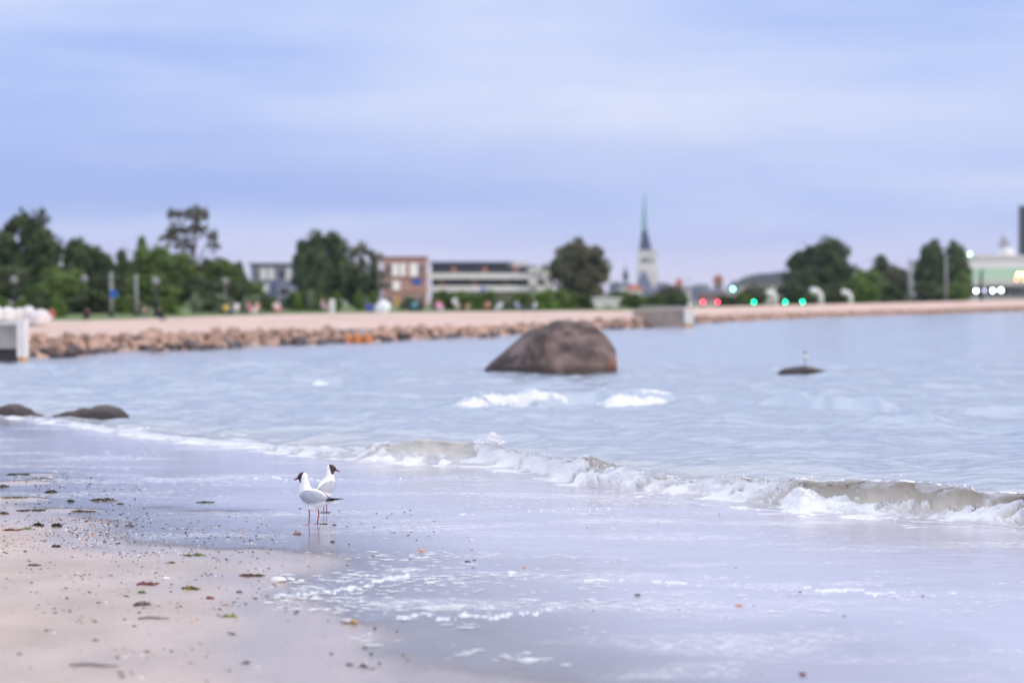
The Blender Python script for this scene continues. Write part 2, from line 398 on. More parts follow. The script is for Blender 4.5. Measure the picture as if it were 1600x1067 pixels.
    # low swash fronts with lacy edges
    def front(pts, Hr, lv, seed, wd=.10):
        yb3 = tab([(x, DY(y)) for x, y in pts])(xp) + (fbm(a * 110, a * 0, 3, seed) - .5) * .25
        env = sst(pts[0][0], pts[0][0] + 40, xp) * (1 - sst(pts[-1][0] - 40, pts[-1][0], xp))
        U3 = Y - yb3
        z3 = Hr * env * np.where(U3 < 0, 0, np.where(U3 < .03, U3 / .03, np.exp(-(U3 - .03) / .5)))
        env = env * sst(.30, .58, fbm(a * 55, a * 0 + .5, 3, seed + 3)); l3 = lv * env * np.exp(-((U3 - wd * .4) / wd) ** 2)
        return z3, .75 * sst(.92 - l3, 1.22 - l3, np.clip((fbm((X + wx * .8) * 11, (Y + wy * .8) * 7, 5, seed + 1, .65) - .5) * 2.0 + .5, 0, 1)) * (l3 > .03)
    for args in [([(20, 735), (120, 740), (260, 750), (360, 748), (470, 750), (600, 752), (700, 745), (800, 737)], .012, .42, 121, .12),
                 ([(700, 806), (800, 803), (900, 797), (1000, 799), (1150, 802), (1300, 806)], .010, .36, 123, .07),
                 ([(960, 765), (1100, 790), (1250, 805), (1400, 812), (1600, 828)], .008, .35, 125, .08),
                 ([(385, 943), (450, 934), (520, 926), (600, 908), (700, 899), (800, 899), (900, 905)], .006, .80, 127, .16),
                 ([(400, 905), (470, 906), (560, 915)], .004, .70, 128, .10),
                 ([(880, 912), (1000, 908), (1150, 916), (1300, 925), (1500, 930), (1700, 935)], .005, .50, 129, .16),
                 ([(520, 975), (620, 968), (760, 965), (900, 955)], .004, .58, 131, .12)]:
        z3, f3 = front(*args); Z = Z + z3; foam = np.maximum(foam, f3)
    # chop outside, faint ripples in the swash
    outside = sst(.3, 2.5, U)
    chop = (fbm(X * .9, Y * .7, 4, 141, .55) - .5) * .15 + (fbm(X * .25, Y * .16, 2, 143) - .5) * .06
    rid = 1 - np.abs(fbm(X * .55 + Y * .1, Y * .5, 3, 145) * 2 - 1)
    Z = Z + outside * (chop + .05 * (rid ** 3 - .3) * 1.7) * (1 - sst(300, 900, Y))
    Z = Z + (1 - outside) * ((fbm(X * 1.2, Y * 1.6, 3, 147) - .5) * .004 + (fbm(X * 5, Y * 7, 2, 149) - .5) * .0016)
    # body of the foam
    bil = 1 - np.abs(fbm((X + wx * .4) * 6, (ARC + wy * .4) * 7, 3, 151) * 2 - 1); bil2 = 1 - np.abs(fbm(X * 18, ARC * 18, 3, 153) * 2 - 1)
    thick = foam * np.clip(sst(.0, .12, Z), .02, 1)
    lump = thick * (bil ** 2 * .030 + bil2 ** 2 * .010 - .012)
    Z = Z + lump
    Yo = Y + DYf - thick * ((bil - .45) * .06 + (bil2 - .5) * .022)
    # streaks that furrow the open face
    fc = face * (1 - foam)
    Yo = Yo - fc * Hs * (fbm(X * 5 + ARC * 2, ARC * 2.0, 2, 155) - .5) * .22
    Z = Z + fc * Hs * (fbm(X * 2.5, ARC * 1.2, 2, 156) - .5) * .18
    zs = sand_z(X, Yo)
    depth = Z - zs
    sandy_backlit = np.exp(-np.abs(U - .2) / 2.5) * tab([(0, .7), (560, .8), (735, .8), (790, 1), (3400, 1)])(xp)
    return np.stack([A * Yo, Yo, Z], -1), foam, np.clip(depth, -1, 1), sandy_backlit
Psea, sea_foam, sea_depth, sea_sandy_backlit = sea_arrays()

def water_material():
    m = bpy.data.materials.new('sea_water'); m.use_nodes = True
    t = m.node_tree; t.nodes.clear(); L = t.links.new; N = t.nodes.new
    def A(nm):
        n = N('ShaderNodeAttribute'); n.attribute_name = nm; return n.outputs['Fac']
    o = N('ShaderNodeOutputMaterial')
    tcn = N('ShaderNodeTexCoord')
    def noise(sx, sy, sc_, det):
        mp_ = N('ShaderNodeMapping'); mp_.inputs['Scale'].default_value = (sx, sy, 1)
        L(tcn.outputs['Object'], mp_.inputs[0])
        n = N('ShaderNodeTexNoise'); n.inputs['Scale'].default_value = sc_; n.inputs['Detail'].default_value = det
        L(mp_.outputs[0], n.inputs['Vector']); return n.outputs[0]
    deep = N('ShaderNodeMapRange'); deep.inputs['From Min'].default_value = .03; deep.inputs['From Max'].default_value = .35; L(A('depth'), deep.inputs[0])
    bs = N('ShaderNodeMapRange'); bs.inputs['To Min'].default_value = .05; bs.inputs['To Max'].default_value = .85; L(deep.outputs[0], bs.inputs[0])
    b1 = N('ShaderNodeBump'); b1.inputs['Distance'].default_value = .05; L(bs.outputs[0], b1.inputs['Strength']); L(noise(1, 1.5, 3.2, 5), b1.inputs['Height'])
    b2 = N('ShaderNodeBump'); b2.inputs['Distance'].default_value = .004; b2.inputs['Strength'].default_value = .42; L(noise(.55, 1.6, 15, 4), b2.inputs['Height']); L(b1.outputs[0], b2.inputs['Normal'])
    # what lies under the surface: clear over the sand where thin, cloudy where deep
    col = N('ShaderNodeMix'); col.data_type = 'RGBA'; L(A('sandy_backlit'), col.inputs[0])
    col.inputs[6].default_value = (.50, .58, .68, 1); col.inputs[7].default_value = (.70, .635, .53, 1)  # tan tone: stirred sand, brightened to paint light coming through the wave
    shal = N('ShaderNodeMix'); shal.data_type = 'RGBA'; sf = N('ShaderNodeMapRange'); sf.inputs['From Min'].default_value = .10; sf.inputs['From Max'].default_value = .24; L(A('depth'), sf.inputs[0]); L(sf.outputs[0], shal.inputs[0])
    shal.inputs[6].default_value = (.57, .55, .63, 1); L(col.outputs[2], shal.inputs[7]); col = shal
    dif = N('ShaderNodeBsdfDiffuse'); L(col.outputs[2], dif.inputs[0]); L(b1.outputs[0], dif.inputs['Normal'])
    trl = N('ShaderNodeBsdfTranslucent'); L(col.outputs[2], trl.inputs[0])
    body = N('ShaderNodeMixShader'); tl = N('ShaderNodeMapRange'); tl.inputs['From Min'].default_value = .1; tl.inputs['From Max'].default_value = .3; tl.inputs['To Max'].default_value = .22; L(A('depth'), tl.inputs[0]); L(tl.outputs[0], body.inputs[0]); L(dif.outputs[0], body.inputs[1]); L(trl.outputs[0], body.inputs[2])
    tr = N('ShaderNodeBsdfTransparent'); tr.inputs[0].default_value = (.93, .95, .95, 1)
    tf = N('ShaderNodeMapRange'); tf.inputs['From Min'].default_value = .0; tf.inputs['From Max'].default_value = .035; tf.inputs['To Max'].default_value = 1.0; L(A('depth'), tf.inputs[0])
    under = N('ShaderNodeMixShader'); L(tf.outputs[0], under.inputs[0]); L(tr.outputs[0], under.inputs[1]); L(body.outputs[0], under.inputs[2])
    fr = N('ShaderNodeFresnel'); fr.inputs['IOR'].default_value = 1.38; L(b2.outputs[0], fr.inputs['Normal'])
    gl = N('ShaderNodeBsdfGlossy'); rg = N('ShaderNodeMapRange'); rg.inputs['To Min'].default_value = .05; rg.inputs['To Max'].default_value = .14; L(deep.outputs[0], rg.inputs[0]); L(rg.outputs[0], gl.inputs['Roughness']); L(b2.outputs[0], gl.inputs['Normal'])
    wat = N('ShaderNodeMixShader'); L(fr.outputs[0], wat.inputs[0]); L(under.outputs[0], wat.inputs[1]); L(gl.outputs[0], wat.inputs[2])
    ef = N('ShaderNodeMapRange'); ef.interpolation_type = 'SMOOTHSTEP'; ef.inputs['From Min'].default_value = .0; ef.inputs['From Max'].default_value = .007; L(A('depth'), ef.inputs[0])
    clr = N('ShaderNodeBsdfTransparent'); edg = N('ShaderNodeMixShader'); L(ef.outputs[0], edg.inputs[0]); L(clr.outputs[0], edg.inputs[1]); L(wat.outputs[0], edg.inputs[2]); wat = edg
    # foam
    fm = N('ShaderNodeBsdfDiffuse'); fm.inputs[0].default_value = (.80, .79, .79, 1)
    fb = N('ShaderNodeBump'); fb.inputs['Strength'].default_value = .8; fb.inputs['Distance'].default_value = .02; L(noise(1, 1, 38, 5), fb.inputs['Height']); L(fb.outputs[0], fm.inputs['Normal'])
    lace = N('ShaderNodeMath'); lace.operation = 'MULTIPLY_ADD'; L(noise(1, .7, 24, 4), lace.inputs[0]); lace.inputs[1].default_value = 1.2; lace.inputs[2].default_value = -.6
    ad = N('ShaderNodeMath'); ad.operation = 'ADD'; L(A('foam'), ad.inputs[0]); L(lace.outputs[0], ad.inputs[1])
    fs = N('ShaderNodeMapRange'); fs.inputs['From Min'].default_value = .22; fs.inputs['From Max'].default_value = .78; L(ad.outputs[0], fs.inputs[0])
    gate = N('ShaderNodeMapRange'); gate.inputs['From Min'].default_value = .05; gate.inputs['From Max'].default_value = .3; L(A('foam'), gate.inputs[0])
    fmul = N('ShaderNodeMath'); fmul.operation = 'MULTIPLY'; L(fs.outputs[0], fmul.inputs[0]); L(gate.outputs[0], fmul.inputs[1])
    vo = N('ShaderNodeTexVoronoi'); vo.feature = 'DISTANCE_TO_EDGE'; vo.inputs['Scale'].default_value = 16
    wv = N('ShaderNodeMapping'); wv.inputs['Scale'].default_value = (.6, 1, 1); L(tcn.outputs['Object'], wv.inputs[0])
    nw = N('ShaderNodeTexNoise'); nw.inputs['Scale'].default_value = 9; L(wv.outputs[0], nw.inputs['Vector']); av_ = N('ShaderNodeVectorMath'); av_.operation = 'MULTIPLY_ADD'; L(nw.outputs['Color'], av_.inputs[0]); av_.inputs[1].default_value = (.16, .16, 0); L(wv.outputs[0], av_.inputs[2]); L(av_.outputs[0], vo.inputs['Vector'])
    le = N('ShaderNodeMapRange'); le.inputs['From Min'].default_value = .16; le.inputs['From Max'].default_value = .0; L(vo.outputs['Distance'], le.inputs[0])
    big = N('ShaderNodeMapRange'); big.interpolation_type = 'SMOOTHSTEP'; big.inputs['From Min'].default_value = .50; big.inputs['From Max'].default_value = .66; L(noise(.45, 1.0, 1.3, 3), big.inputs[0])
    shl = N('ShaderNodeMapRange'); shl.inputs['From Min'].default_value = .26; shl.inputs['From Max'].default_value = .14; shl.inputs['To Max'].default_value = .5; L(A('depth'), shl.inputs[0])
    m1 = N('ShaderNodeMath'); m1.operation = 'MULTIPLY'; L(le.outputs[0], m1.inputs[0]); L(big.outputs[0], m1.inputs[1])
    m2 = N('ShaderNodeMath'); m2.operation = 'MULTIPLY'; L(m1.outputs[0], m2.inputs[0]); L(shl.outputs[0], m2.inputs[1])
    m2b = N('ShaderNodeMath'); m2b.operation = 'MULTIPLY'; L(m2.outputs[0], m2b.inputs[0]); L(ef.outputs[0], m2b.inputs[1])
    m3 = N('ShaderNodeMath'); m3.operation = 'MAXIMUM'; L(fmul.outputs[0], m3.inputs[0]); L(m2b.outputs[0], m3.inputs[1]); fmul = m3
    fin = N('ShaderNodeMixShader'); L(fmul.outputs[0], fin.inputs[0]); L(wat.outputs[0], fin.inputs[1]); L(fm.outputs[0], fin.inputs[2])
    L(fin.outputs[0], o.inputs[0])
    return m
me = grid_mesh('sea', Psea, water_material())
attr(me, 'foam', sea_foam); attr(me, 'depth', sea_depth); attr(me, 'sandy_backlit', sea_sandy_backlit)
sea = tag(link('sea', me), kind='structure', label='pale blue sea with a low breaker and thin swash on the sand', cat='sea')

M['foam'] = mat('foam', (.86, .85, .85), .9, .04, 20)
fmt = M['foam'].node_tree; _p = fmt.nodes['Principled BSDF']
M['froth'] = bpy.data.materials.new('thin_froth'); M['froth'].use_nodes = True; _t = M['froth'].node_tree
_t.nodes['Principled BSDF'].inputs['Base Color'].default_value = (.85, .85, .86, 1); _t.nodes['Principled BSDF'].inputs['Roughness'].default_value = .8
_n = _t.nodes.new('ShaderNodeTexNoise'); _n.inputs['Scale'].default_value = 140; _n.inputs['Detail'].default_value = 2; _c = _t.nodes.new('ShaderNodeTexCoord'); _t.links.new(_c.outputs['Object'], _n.inputs['Vector'])
_m = _t.nodes.new('ShaderNodeMapRange'); _m.inputs['From Min'].default_value = .35; _m.inputs['From Max'].default_value = .65; _m.inputs['To Min'].default_value = .3; _m.inputs['To Max'].default_value = .95; _t.links.new(_n.outputs[0], _m.inputs[0]); _t.links.new(_m.outputs[0], _t.nodes['Principled BSDF'].inputs['Alpha'])
# flecks of foam left floating on the swash: nobody could count them
def foam_flecks():
    V = []; Fc = []; todo = []
    def fleck(x, y, r, asp):
        n = 9; b = len(V); z0 = .0035
        ph = R.random() * 6.28
        V.append((x, y, z0 + r * .10))
        for k in range(n):
            t = ph + k * 2 * math.pi / n; q = r * (.3 + .9 * R.random())
            V.append((x + math.cos(t) * q * asp, y + math.sin(t) * q, z0))
        for k in range(n): Fc.append((b, b + 1 + k, b + 1 + (k + 1) % n))
    zones = [(480, 860, 740, 800, 330, .010), (700, 1120, 765, 806, 420, .012), (940, 1080, 772, 796, 120, .016), (60, 460, 738, 775, 330, .016), (0, 260, 700, 760, 110, .018),
             (0, 420, 770, 850, 200, .010), (420, 1000, 860, 1000, 260, .018), (420, 800, 865, 905, 170, .022), (395, 620, 915, 955, 260, .022), (470, 760, 892, 925, 160, .020), (560, 900, 930, 1040, 120, .024), (880, 1600, 900, 960, 330, .016),
             (1100, 1600, 815, 850, 200, .008), (1000, 1600, 960, 1067, 60, .016), (400, 1600, 800, 1067, 260, .010)]
    for x0, x1, y0, y1, n, r in zones:
        cl = [(R.uniform(x0, x1), R.uniform(y0, y1)) for _ in range(max(6, n // 9))]
        for k in range(n):
            cx, cy = R.choice(cl)
            px = cx + R.gauss(0, 22); py = cy + R.gauss(0, 4)
            if not (y0 - 8 < py < y1 + 8): continue
            D = DY(py); todo.append(((px - 800) / F * D, D, r * (.3 + R.random() ** 2.5 * 1.4), R.uniform(.9, 1.9)))
    T = np.array(todo); zz = sand_z(T[:, 0], T[:, 1])
    for (X, D, r, q), z in zip(todo, zz):
        if z < .002: fleck(X, D, r, q)
    me = bpy.data.meshes.new('foam_fleck'); me.from_pydata(V, [], Fc); me.materials.append(M['froth']); smooth(me)
    return tag(link('foam_flecks', me, sea), kind='stuff')
foam_flecks()
# droplets and tufts thrown up by the breaker
def spray():
    mb = MB(); nr = Psea.shape[1]
    xs = Psea[..., 0]; zs = Psea[..., 2]
    ok = np.argwhere((sea_foam > .8) & (zs > .12) & (Psea[..., 1] < 26) & (np.abs(xs / Psea[..., 1]) < .26))
    for k in range(120):
        i, j = ok[R.randrange(len(ok))]; p = Psea[i, j]
        r = .002 + .005 * R.random() ** 3
        mb.ball((p[0] + R.gauss(0, .02), p[1] + R.gauss(0, .03), p[2] + abs(R.gauss(0, .022))), r, 6, 4, (1.3, 1, R.uniform(.8, 1.8)))
    j = int(np.argmin(np.abs(Psea[200, :, 0] / Psea[200, :, 1] - (768 - 800) / F)))
    i = int(np.argmax(np.where(Psea[:, j, 1] < 27, Psea[:, j, 2], 0))); p = Psea[i, j]
    for k in range(160):
        h = R.random() ** 1.6
        mb.ball((p[0] + R.gauss(0, .07 * (1 - h) + .012), p[1] + R.gauss(0, .03), p[2] - .02 + h * .10), .003 + .009 * R.random() * (1 - .5 * h), 6, 4)
    tag(mb.build('spray', M['foam'], sea, True), kind='stuff')
spray()

def ground(x, D):
    """world height of the sand at a photo column and distance"""
    X = (x - 800) / F * D
    return float(sand_z(np.array([X]), np.array([D]))[0])
def beach_pts(xs_, ys_):
    xs_ = np.array(xs_, float); ys_ = np.array(ys_, float); D = DY(ys_)
    for _ in range(4): D = (H0 - sand_z((xs_ - 800) / F * D, D)) * F / (ys_ - HOR)
    X_ = (xs_ - 800) / F * D
    return np.stack([X_, D, sand_z(X_, D)], -1)
def beach_pt(x, y, film=True):
    D = DY(y)
    for _ in range(6): D = DY(y, ground(x, D))
    return ((x - 800) / F * D, D, ground(x, D))

# ================================================================== FAR SHORE
D0 = tab([(-2600, 40), (-900, 48), (-300, DY(572)), (40, DY(562)), (200, DY(553)), (400, DY(542)), (560, DY(536)), (750, DY(528)), (1000, DY(513)), (1080, DY(508)), (1280, DY(497)), (1440, DY(492)), (1600, DY(487)), (2000, 620), (2600, 800), (4200, 1100)])
YT = tab([(-2600, 532), (40, 527), (200, 522), (400, 516), (560, 514), (750, 510), (960, 499), (1080, 493), (1280, 487), (1440, 483), (1600, 478), (2000, 476), (4200, 475)])
YK = tab([(-2600, 505), (0, 503), (200, 499), (400, 492), (560, 489), (750, 487), (1000, 485), (1080, 480), (1280, 475.5), (1440, 472), (1600, 468), (2000, 467), (4200, 468)])
DK = tab([(-2600, 115), (200, 130), (560, 165), (750, 185), (1000, 195), (1080, 205), (1280, 280), (1440, 345), (1600, 465), (2000, 660), (4200, 1200)])
def shore_rows(xp):
    d0 = D0(xp); dt = d0 + 2.6; dk = DK(xp)
    zt = ZY(YT(xp), dt); zk = ZY(YK(xp), dk)
    return d0, dt, zt, dk, zk
xs = np.concatenate([np.linspace(-2600, -100, 40)[:-1], np.arange(-100, 1700, 6.0), np.linspace(1700, 4200, 40)])
d0, dt, zt, dk, zk = shore_rows(xs)
rows = []
def rowpt(D, z): rows.append(np.stack([(xs - 800) / F * D, D, z + 0 * D], -1))
rowpt(d0 - 1.2, -.6 + 0 * d0); rowpt(d0 - .1, -.05 + 0 * d0)
for k in (.3, .6, .85): rowpt(d0 + 2.6 * k, zt * k - .12)
rowpt(dt, zt - .03)
for k in range(1, 26):
    f = k / 25; D = dt + (dk - dt) * f
    bumpz = (fbm((xs - 800) / F * D * .5, D * .5, 3, 61) - .5) * .12 * min(1, 4 * (1 - f))
    rowpt(D, zt + (zk - zt) * f ** .8 + bumpz)
nsand = len(rows)
zend = 0 * zk + .9
for k in range(1, 8): rowpt(dk * (1 + .12 * k), zk + (zend - zk) * k / 7)
rowpt(dk * 0 + 2300, zend + .5); rowpt(dk * 0 + 2900, zend + 1.0); rowpt(dk * 0 + 3600, zend + 1.5)
P = np.stack(rows, 0)
M['promenade'] = mat('pale_gravel', (.60, .435, .355), .95, .16, .35, coord='Object')
M['grass'] = mat('grass', (.12, .17, .045), .95, .35, .3)
me = grid_mesh('far_shore_ground', P, [M['promenade'], M['grass'], mat('dark_rubble', (.10, .075, .07), .95, .3, 2)])
mi = np.zeros((P.shape[0] - 1, P.shape[1] - 1), dtype=np.int32); mi[nsand - 1:, :] = 1; mi[:5, :] = 2
me.polygons.foreach_set('material_index', mi.reshape(-1))
tag(link('far_shore_ground', me), kind='structure', label='pale gravel shore strip with grass behind, across the bay', cat='ground')
def land_z(x, D):
    d0, dt, zt, dk, zk = (float(v) for v in shore_rows(np.array([x], float)))
    if D < dt: return zt * max(0, (D - d0) / 2.6)
    if D < dk: return zt + (zk - zt) * ((D - dt) / (dk - dt)) ** .8
    ze = .9
    if D < dk * 1.84: return zk + (ze - zk) * (D / dk - 1) / .84
    return float(np.interp(D, [dk * 1.84, 2300, 2900, 3600], [ze, ze + .5, ze + 1, ze + 1.5])) if dk * 1.84 < 1600 else ze

# stones of the revetment
def hull_stone(seed, n=16):
    rr = random.Random(seed); bm = bmesh.new()
    for k in range(n):
        v = Vector((rr.gauss(0, 1), rr.gauss(0, 1), rr.gauss(0, 1))).normalized() * rr.uniform(.8, 1.1)
        bm.verts.new((v.x * .62, v.y * .5, v.z * .40))
    r = bmesh.ops.convex_hull(bm, input=bm.verts)
    bmesh.ops.delete(bm, geom=list({g for g in r['geom_interior'] + r['geom_unused'] if isinstance(g, bmesh.types.BMVert)}), context='VERTS')
    bmesh.ops.recalc_face_normals(bm, faces=bm.faces)
    return bm
M['stone'] = mat('granite_stone', (.42, .28, .215), .9, .25, 3, .4, objrand=.22)
M['stone_wet'] = mat('wet_dark_stone', (.075, .055, .055), .55, .3, 3, .3, objrand=.3)
st_me = []
for wetm in (M['stone'], M['stone_wet']):
    L_ = []
    for k in range(7):
        bm = hull_stone(100 + k); m_ = bpy.data.meshes.new('stone'); bm.to_mesh(m_); bm.free(); m_.materials.append(wetm); L_.append(m_)
    st_me.append(L_)
rev = empty('shore_revetment', (0, 0, 0)); tag(rev, 'sloping revetment of reddish granite stones along the far shore', 'revetment', kind='structure')
spots = []
for row, (off, zf, low) in enumerate([(.0, -.05, True), (.5, .12, True), (1.0, .32, False), (1.5, .52, False), (2.0, .72, False), (2.5, .86, False)]):
    x = -60.0
    while x < 1640:
        D = float(D0(x)) + off + R.uniform(-.2, .2); zt_ = float(ZY(YT(x), D0(x) + 2.6))
        s = (.26 + .55 * R.random() ** 1.6) * (1.0 if row < 3 else .8)
        gap = (1004 < x < 1086 or (527 < x < 585 and row > 1))
        if not gap: spots.append((x, D, zt_ * zf + R.uniform(-.05, .06), s, low))
        x += (.80 * s + .03) / D * F * R.uniform(.8, 1.15)
spots.sort(key=lambda q: q[1] / q[3])
restv = MB()
for i, (x, D, z, s, low) in enumerate(spots):
    m_ = st_me[1 if low and R.random() < .6 else 0][R.randrange(7)]
    rot = (R.uniform(-.4, .4), R.uniform(-.4, .4), R.uniform(0, 6.28))
    if i < 300:
        link('stone', m_, rev, PX(x, D, z), rot, (s, s, s))
    else:
        mm = Matrix.LocRotScale(Vector(PX(x, D, z)), Euler(rot), Vector((s, s, s)))
        src = m_
        restv.add([mm @ v.co for v in src.vertices], [tuple(p.vertices) for p in src.polygons])
tag(restv.build('far_stones', M['stone'], rev), kind='stuff')

# ------------------------------------------------------------------ vegetation
def leaf_mat(name, c, spread=.4):
    return mat(name, c, .8, spread, .9, spec=.2, objrand=.15)
LM = {'dark': leaf_mat('dark_leaves', (.085, .118, .050)), 'mid': leaf_mat('green_leaves', (.125, .185, .05)), 'olive': leaf_mat('olive_leaves', (.15, .15, .09)),
      'bright': leaf_mat('bright_leaves', (.13, .22, .045)), 'grey': leaf_mat('grey_green_leaves', (.21, .26, .17))}
def crown_mesh(seed, mat_, shape='round', nclump=70, per=60, leaf=.042, fill=1.0):
    """unit crown: about 1 wide, 1 tall, base at z=0"""
    rr = np.random.RandomState(seed); cs_ = []
    while len(cs_) < nclump:
        p = rr.uniform(-1, 1, 3)
        d = np.linalg.norm(p)
        if d > 1 or (d < .45 and rr.rand() < .5): continue
        z = (p[2] + 1) / 2
        if shape == 'round': wd = .46
        elif shape == 'cone': wd = .46 * (1.08 - z) * 1.2
        elif shape == 'tall': wd = .40 * (1.0 if z < .6 else 1.4 - z)
        elif shape == 'bush': wd = .5
        else: wd = .46
        if shape == 'sparse' and not (p[2] > -.1 or rr.rand() < .25): continue
        cs_.append((p[0] * wd, p[1] * wd, (z if shape != 'bush' else abs(p[2])) * .94 + .03, rr.uniform(.06, .13) * fill))
    C_ = np.array(cs_)
    idx = np.repeat(np.arange(nclump), per); n = len(idx)
    d = rr.normal(size=(n, 3)); d /= np.linalg.norm(d, axis=1, keepdims=True); d *= rr.rand(n, 1) ** .45
    ctr = C_[idx, :3] + d * C_[idx, 3:4] * np.array([1, 1, .8])
    nrm = d + rr.normal(size=(n, 3)) * .6 + np.array([0, 0, .25]); nrm /= np.linalg.norm(nrm, axis=1, keepdims=True)
    t = np.cross(nrm, rr.normal(size=(n, 3))); t /= np.linalg.norm(t, axis=1, keepdims=True); b = np.cross(nrm, t)
    s = leaf * rr.uniform(.5, 1.2, (n, 1)) * .5
    V = np.stack([ctr - t * s, ctr - b * s * .6, ctr + t * s, ctr + b * s * .6], 1)
    me = bpy.data.meshes.new('crown')
    me.vertices.add(n * 4); me.vertices.foreach_set('co', V.reshape(-1).astype(np.float32))
    me.loops.add(n * 4); me.loops.foreach_set('vertex_index', np.arange(n * 4, dtype=np.int32))
    me.polygons.add(n); me.polygons.foreach_set('loop_start', np.arange(0, n * 4, 4, dtype=np.int32)); me.polygons.foreach_set('loop_total', np.full(n, 4, dtype=np.int32))
    me.update(calc_edges=True); me.materials.append(mat_)
    return me
def trunk_mesh(seed, bare=.3, n_limb=7, thick=.022):
    rr = random.Random(seed); mb = MB()
    pts = [(rr.uniform(-.01, .01) * k, rr.uniform(-.01, .01) * k, k / 6 * .85) for k in range(7)]
    mb.tube(pts, [thick * (1.15 - .15 * k) for k in range(7)], 7)
    for k in range(n_limb):
        h = rr.uniform(bare, .75); a = rr.uniform(0, 6.28); ln = rr.uniform(.18, .34)
        i = int(h / .85 * 6); p0 = Vector(pts[i]); p0.z = h
        p1 = p0 + Vector((math.cos(a) * ln * .5, math.sin(a) * ln * .5, ln * .45)); p2 = p0 + Vector((math.cos(a) * ln, math.sin(a) * ln, ln * .75))
        mb.tube([p0, p1, p2], [thick * .5, thick * .33, thick * .12], 5)
    return mb.mesh('trunk', M['bark'], True)
CR = {}
for i, (k, c, sh, nc, per, lf, fl) in enumerate([('rd', 'dark', 'round', 95, 85, .085, 1.35), ('rd2', 'dark', 'round', 85, 85, .085, 1.3), ('rm', 'mid', 'round', 90, 85, .085, 1.35), ('ro', 'olive', 'round', 110, 85, .08, 1.3),
        ('ro2', 'olive', 'round', 55, 65, .065, 1.1), ('cone', 'dark', 'cone', 85, 75, .08, 1.2), ('tall', 'dark', 'tall', 95, 85, .085, 1.35), ('sparse', 'olive', 'sparse', 34, 80, .07, 1.2),
        ('bb', 'bright', 'bush', 70, 60, .10, 1.6), ('bm', 'mid', 'bush', 70, 60, .10, 1.6), ('bg', 'grey', 'bush', 60, 60, .10, 1.6), ('yb', 'bright', 'tall', 55, 60, .10, 1.5), ('yg', 'grey', 'tall', 50, 55, .09, 1.4), ('bd', 'dark', 'bush', 75, 60, .10, 1.6)]):
    CR[k] = crown_mesh(300 + i, LM[c], sh, nc, per, lf, fl)
TK = [trunk_mesh(400 + i) for i in range(4)]
def tree(label, x, ytop, wpx, D, crown, low=.12, name='tree', group='trees on the far shore', rz=None, cat='tree'):
    """a tree standing on the far shore: column, top row, crown width in photo pixels, distance"""
    z0 = land_z(x, D) - .05; h = ZY(ytop, D) - z0; wd = wpx / F * D
    t = empty(name, PX(x, D, z0), rz if rz is not None else R.uniform(0, 6.28), label, cat, group)
    hc = h * (1 - low)
    link('trunk', TK[R.randrange(4)], t, (0, 0, 0), None, (h, h, h))
    link('crown', CR[crown], t, (0, 0, h * low), None, (wd, wd, hc))
    return t
TREES = [
 ('tall dark broad tree at the left edge of the picture', -25, 345, 120, 300, 'rd', .05), ('tallest dark tree at the far left above the white sacks', 48, 326, 105, 285, 'rd2', .04),
 ('dark tree between the two tallest trees on the left', 132, 372, 95, 305, 'rd', .04), ('pointed dark tree behind the post with the blue sign', 190, 392, 60, 320, 'cone', .02),
 ('dense green tree at the left foot of the tall sparse tree', 264, 394, 84, 305, 'rm', .03), ('dense dark tree at the right foot of the tall sparse tree', 326, 402, 74, 312, 'rd', .03), ('dark conifer left of the tall sparse tree', 222, 372, 56, 330, 'cone', .02), ('round green tree behind the bare grey post', 240, 385, 80, 300, 'rm', .05),
 ('green tree in front of the tall sparse tree', 275, 398, 75, 292, 'rm', .05), ('rounded green tree right of the tall sparse tree', 345, 408, 75, 296, 'rm', .05),
 ('small dark conifer beside the slate coloured building', 374, 410, 46, 330, 'cone', .02), ('low dark tree beside the slate building', 398, 440, 40, 320, 'rm', .03),
 ('low dark tree at the left edge under the tallest trees', 10, 415, 100, 270, 'rd2', .03), ('low green tree under the tallest trees on the left', 95, 420, 90, 268, 'rm', .03),
 ('low dark tree behind the dark lamp post', 165, 428, 90, 272, 'rd', .03), ('low green tree between the posts on the left', 235, 430, 90, 266, 'rm', .03), ('low dark tree at the foot of the sparse tree', 310, 432, 90, 270, 'rd2', .03), ('low dark green tree left of the slate building', 362, 436, 60, 268, 'rd', .03),
 ('big dark tree between the slate building and the brick building', 500, 360, 92, 400, 'rd', .04), ('dark lower tree hugging the big tree by the slate building', 484, 386, 54, 395, 'rd2', .04), ('dark tree just left of the brick building', 562, 412, 80, 410, 'rd', .04), ('thin brownish tree touching the brick building', 568, 376, 68, 420, 'ro2', .08),
 ('large round olive tree standing alone right of the terraced building', 906, 374, 96, 420, 'ro', .06),
 ('large dark round tree right of the green lights', 1284, 371, 108, 480, 'rd', .03), ('low dark tree left under the large round tree on the right', 1248, 420, 60, 470, 'rd2', .03), ('pointed olive tree between the two dark clumps on the right', 1376, 400, 72, 490, 'cone', .03), ('low bright green tree between the dark clumps on the right', 1350, 422, 70, 460, 'rm', .04), ('low olive tree left of the tall grey pole', 1400, 416, 50, 480, 'ro', .03), ('dark low tree below the pointed olive tree', 1318, 428, 60, 482, 'rd', .02),
 ('tall dark tree just right of the tall grey pole', 1456, 374, 66, 470, 'tall', .02), ('dark tree nearest the pale terminal building', 1492, 376, 62, 475, 'tall', .02), ('low green tree at the foot of the terminal trees', 1505, 425, 34, 462, 'rm', .02),
 ('far green tree below the church on its right', 1048, 446, 44, 700, 'ro', .02), ('far tree under the church on its left', 968, 455, 50, 650, 'rm', .02), ('low dark tree in front of the dark hipped roof', 1180, 446, 50, 560, 'ro', .02),
]
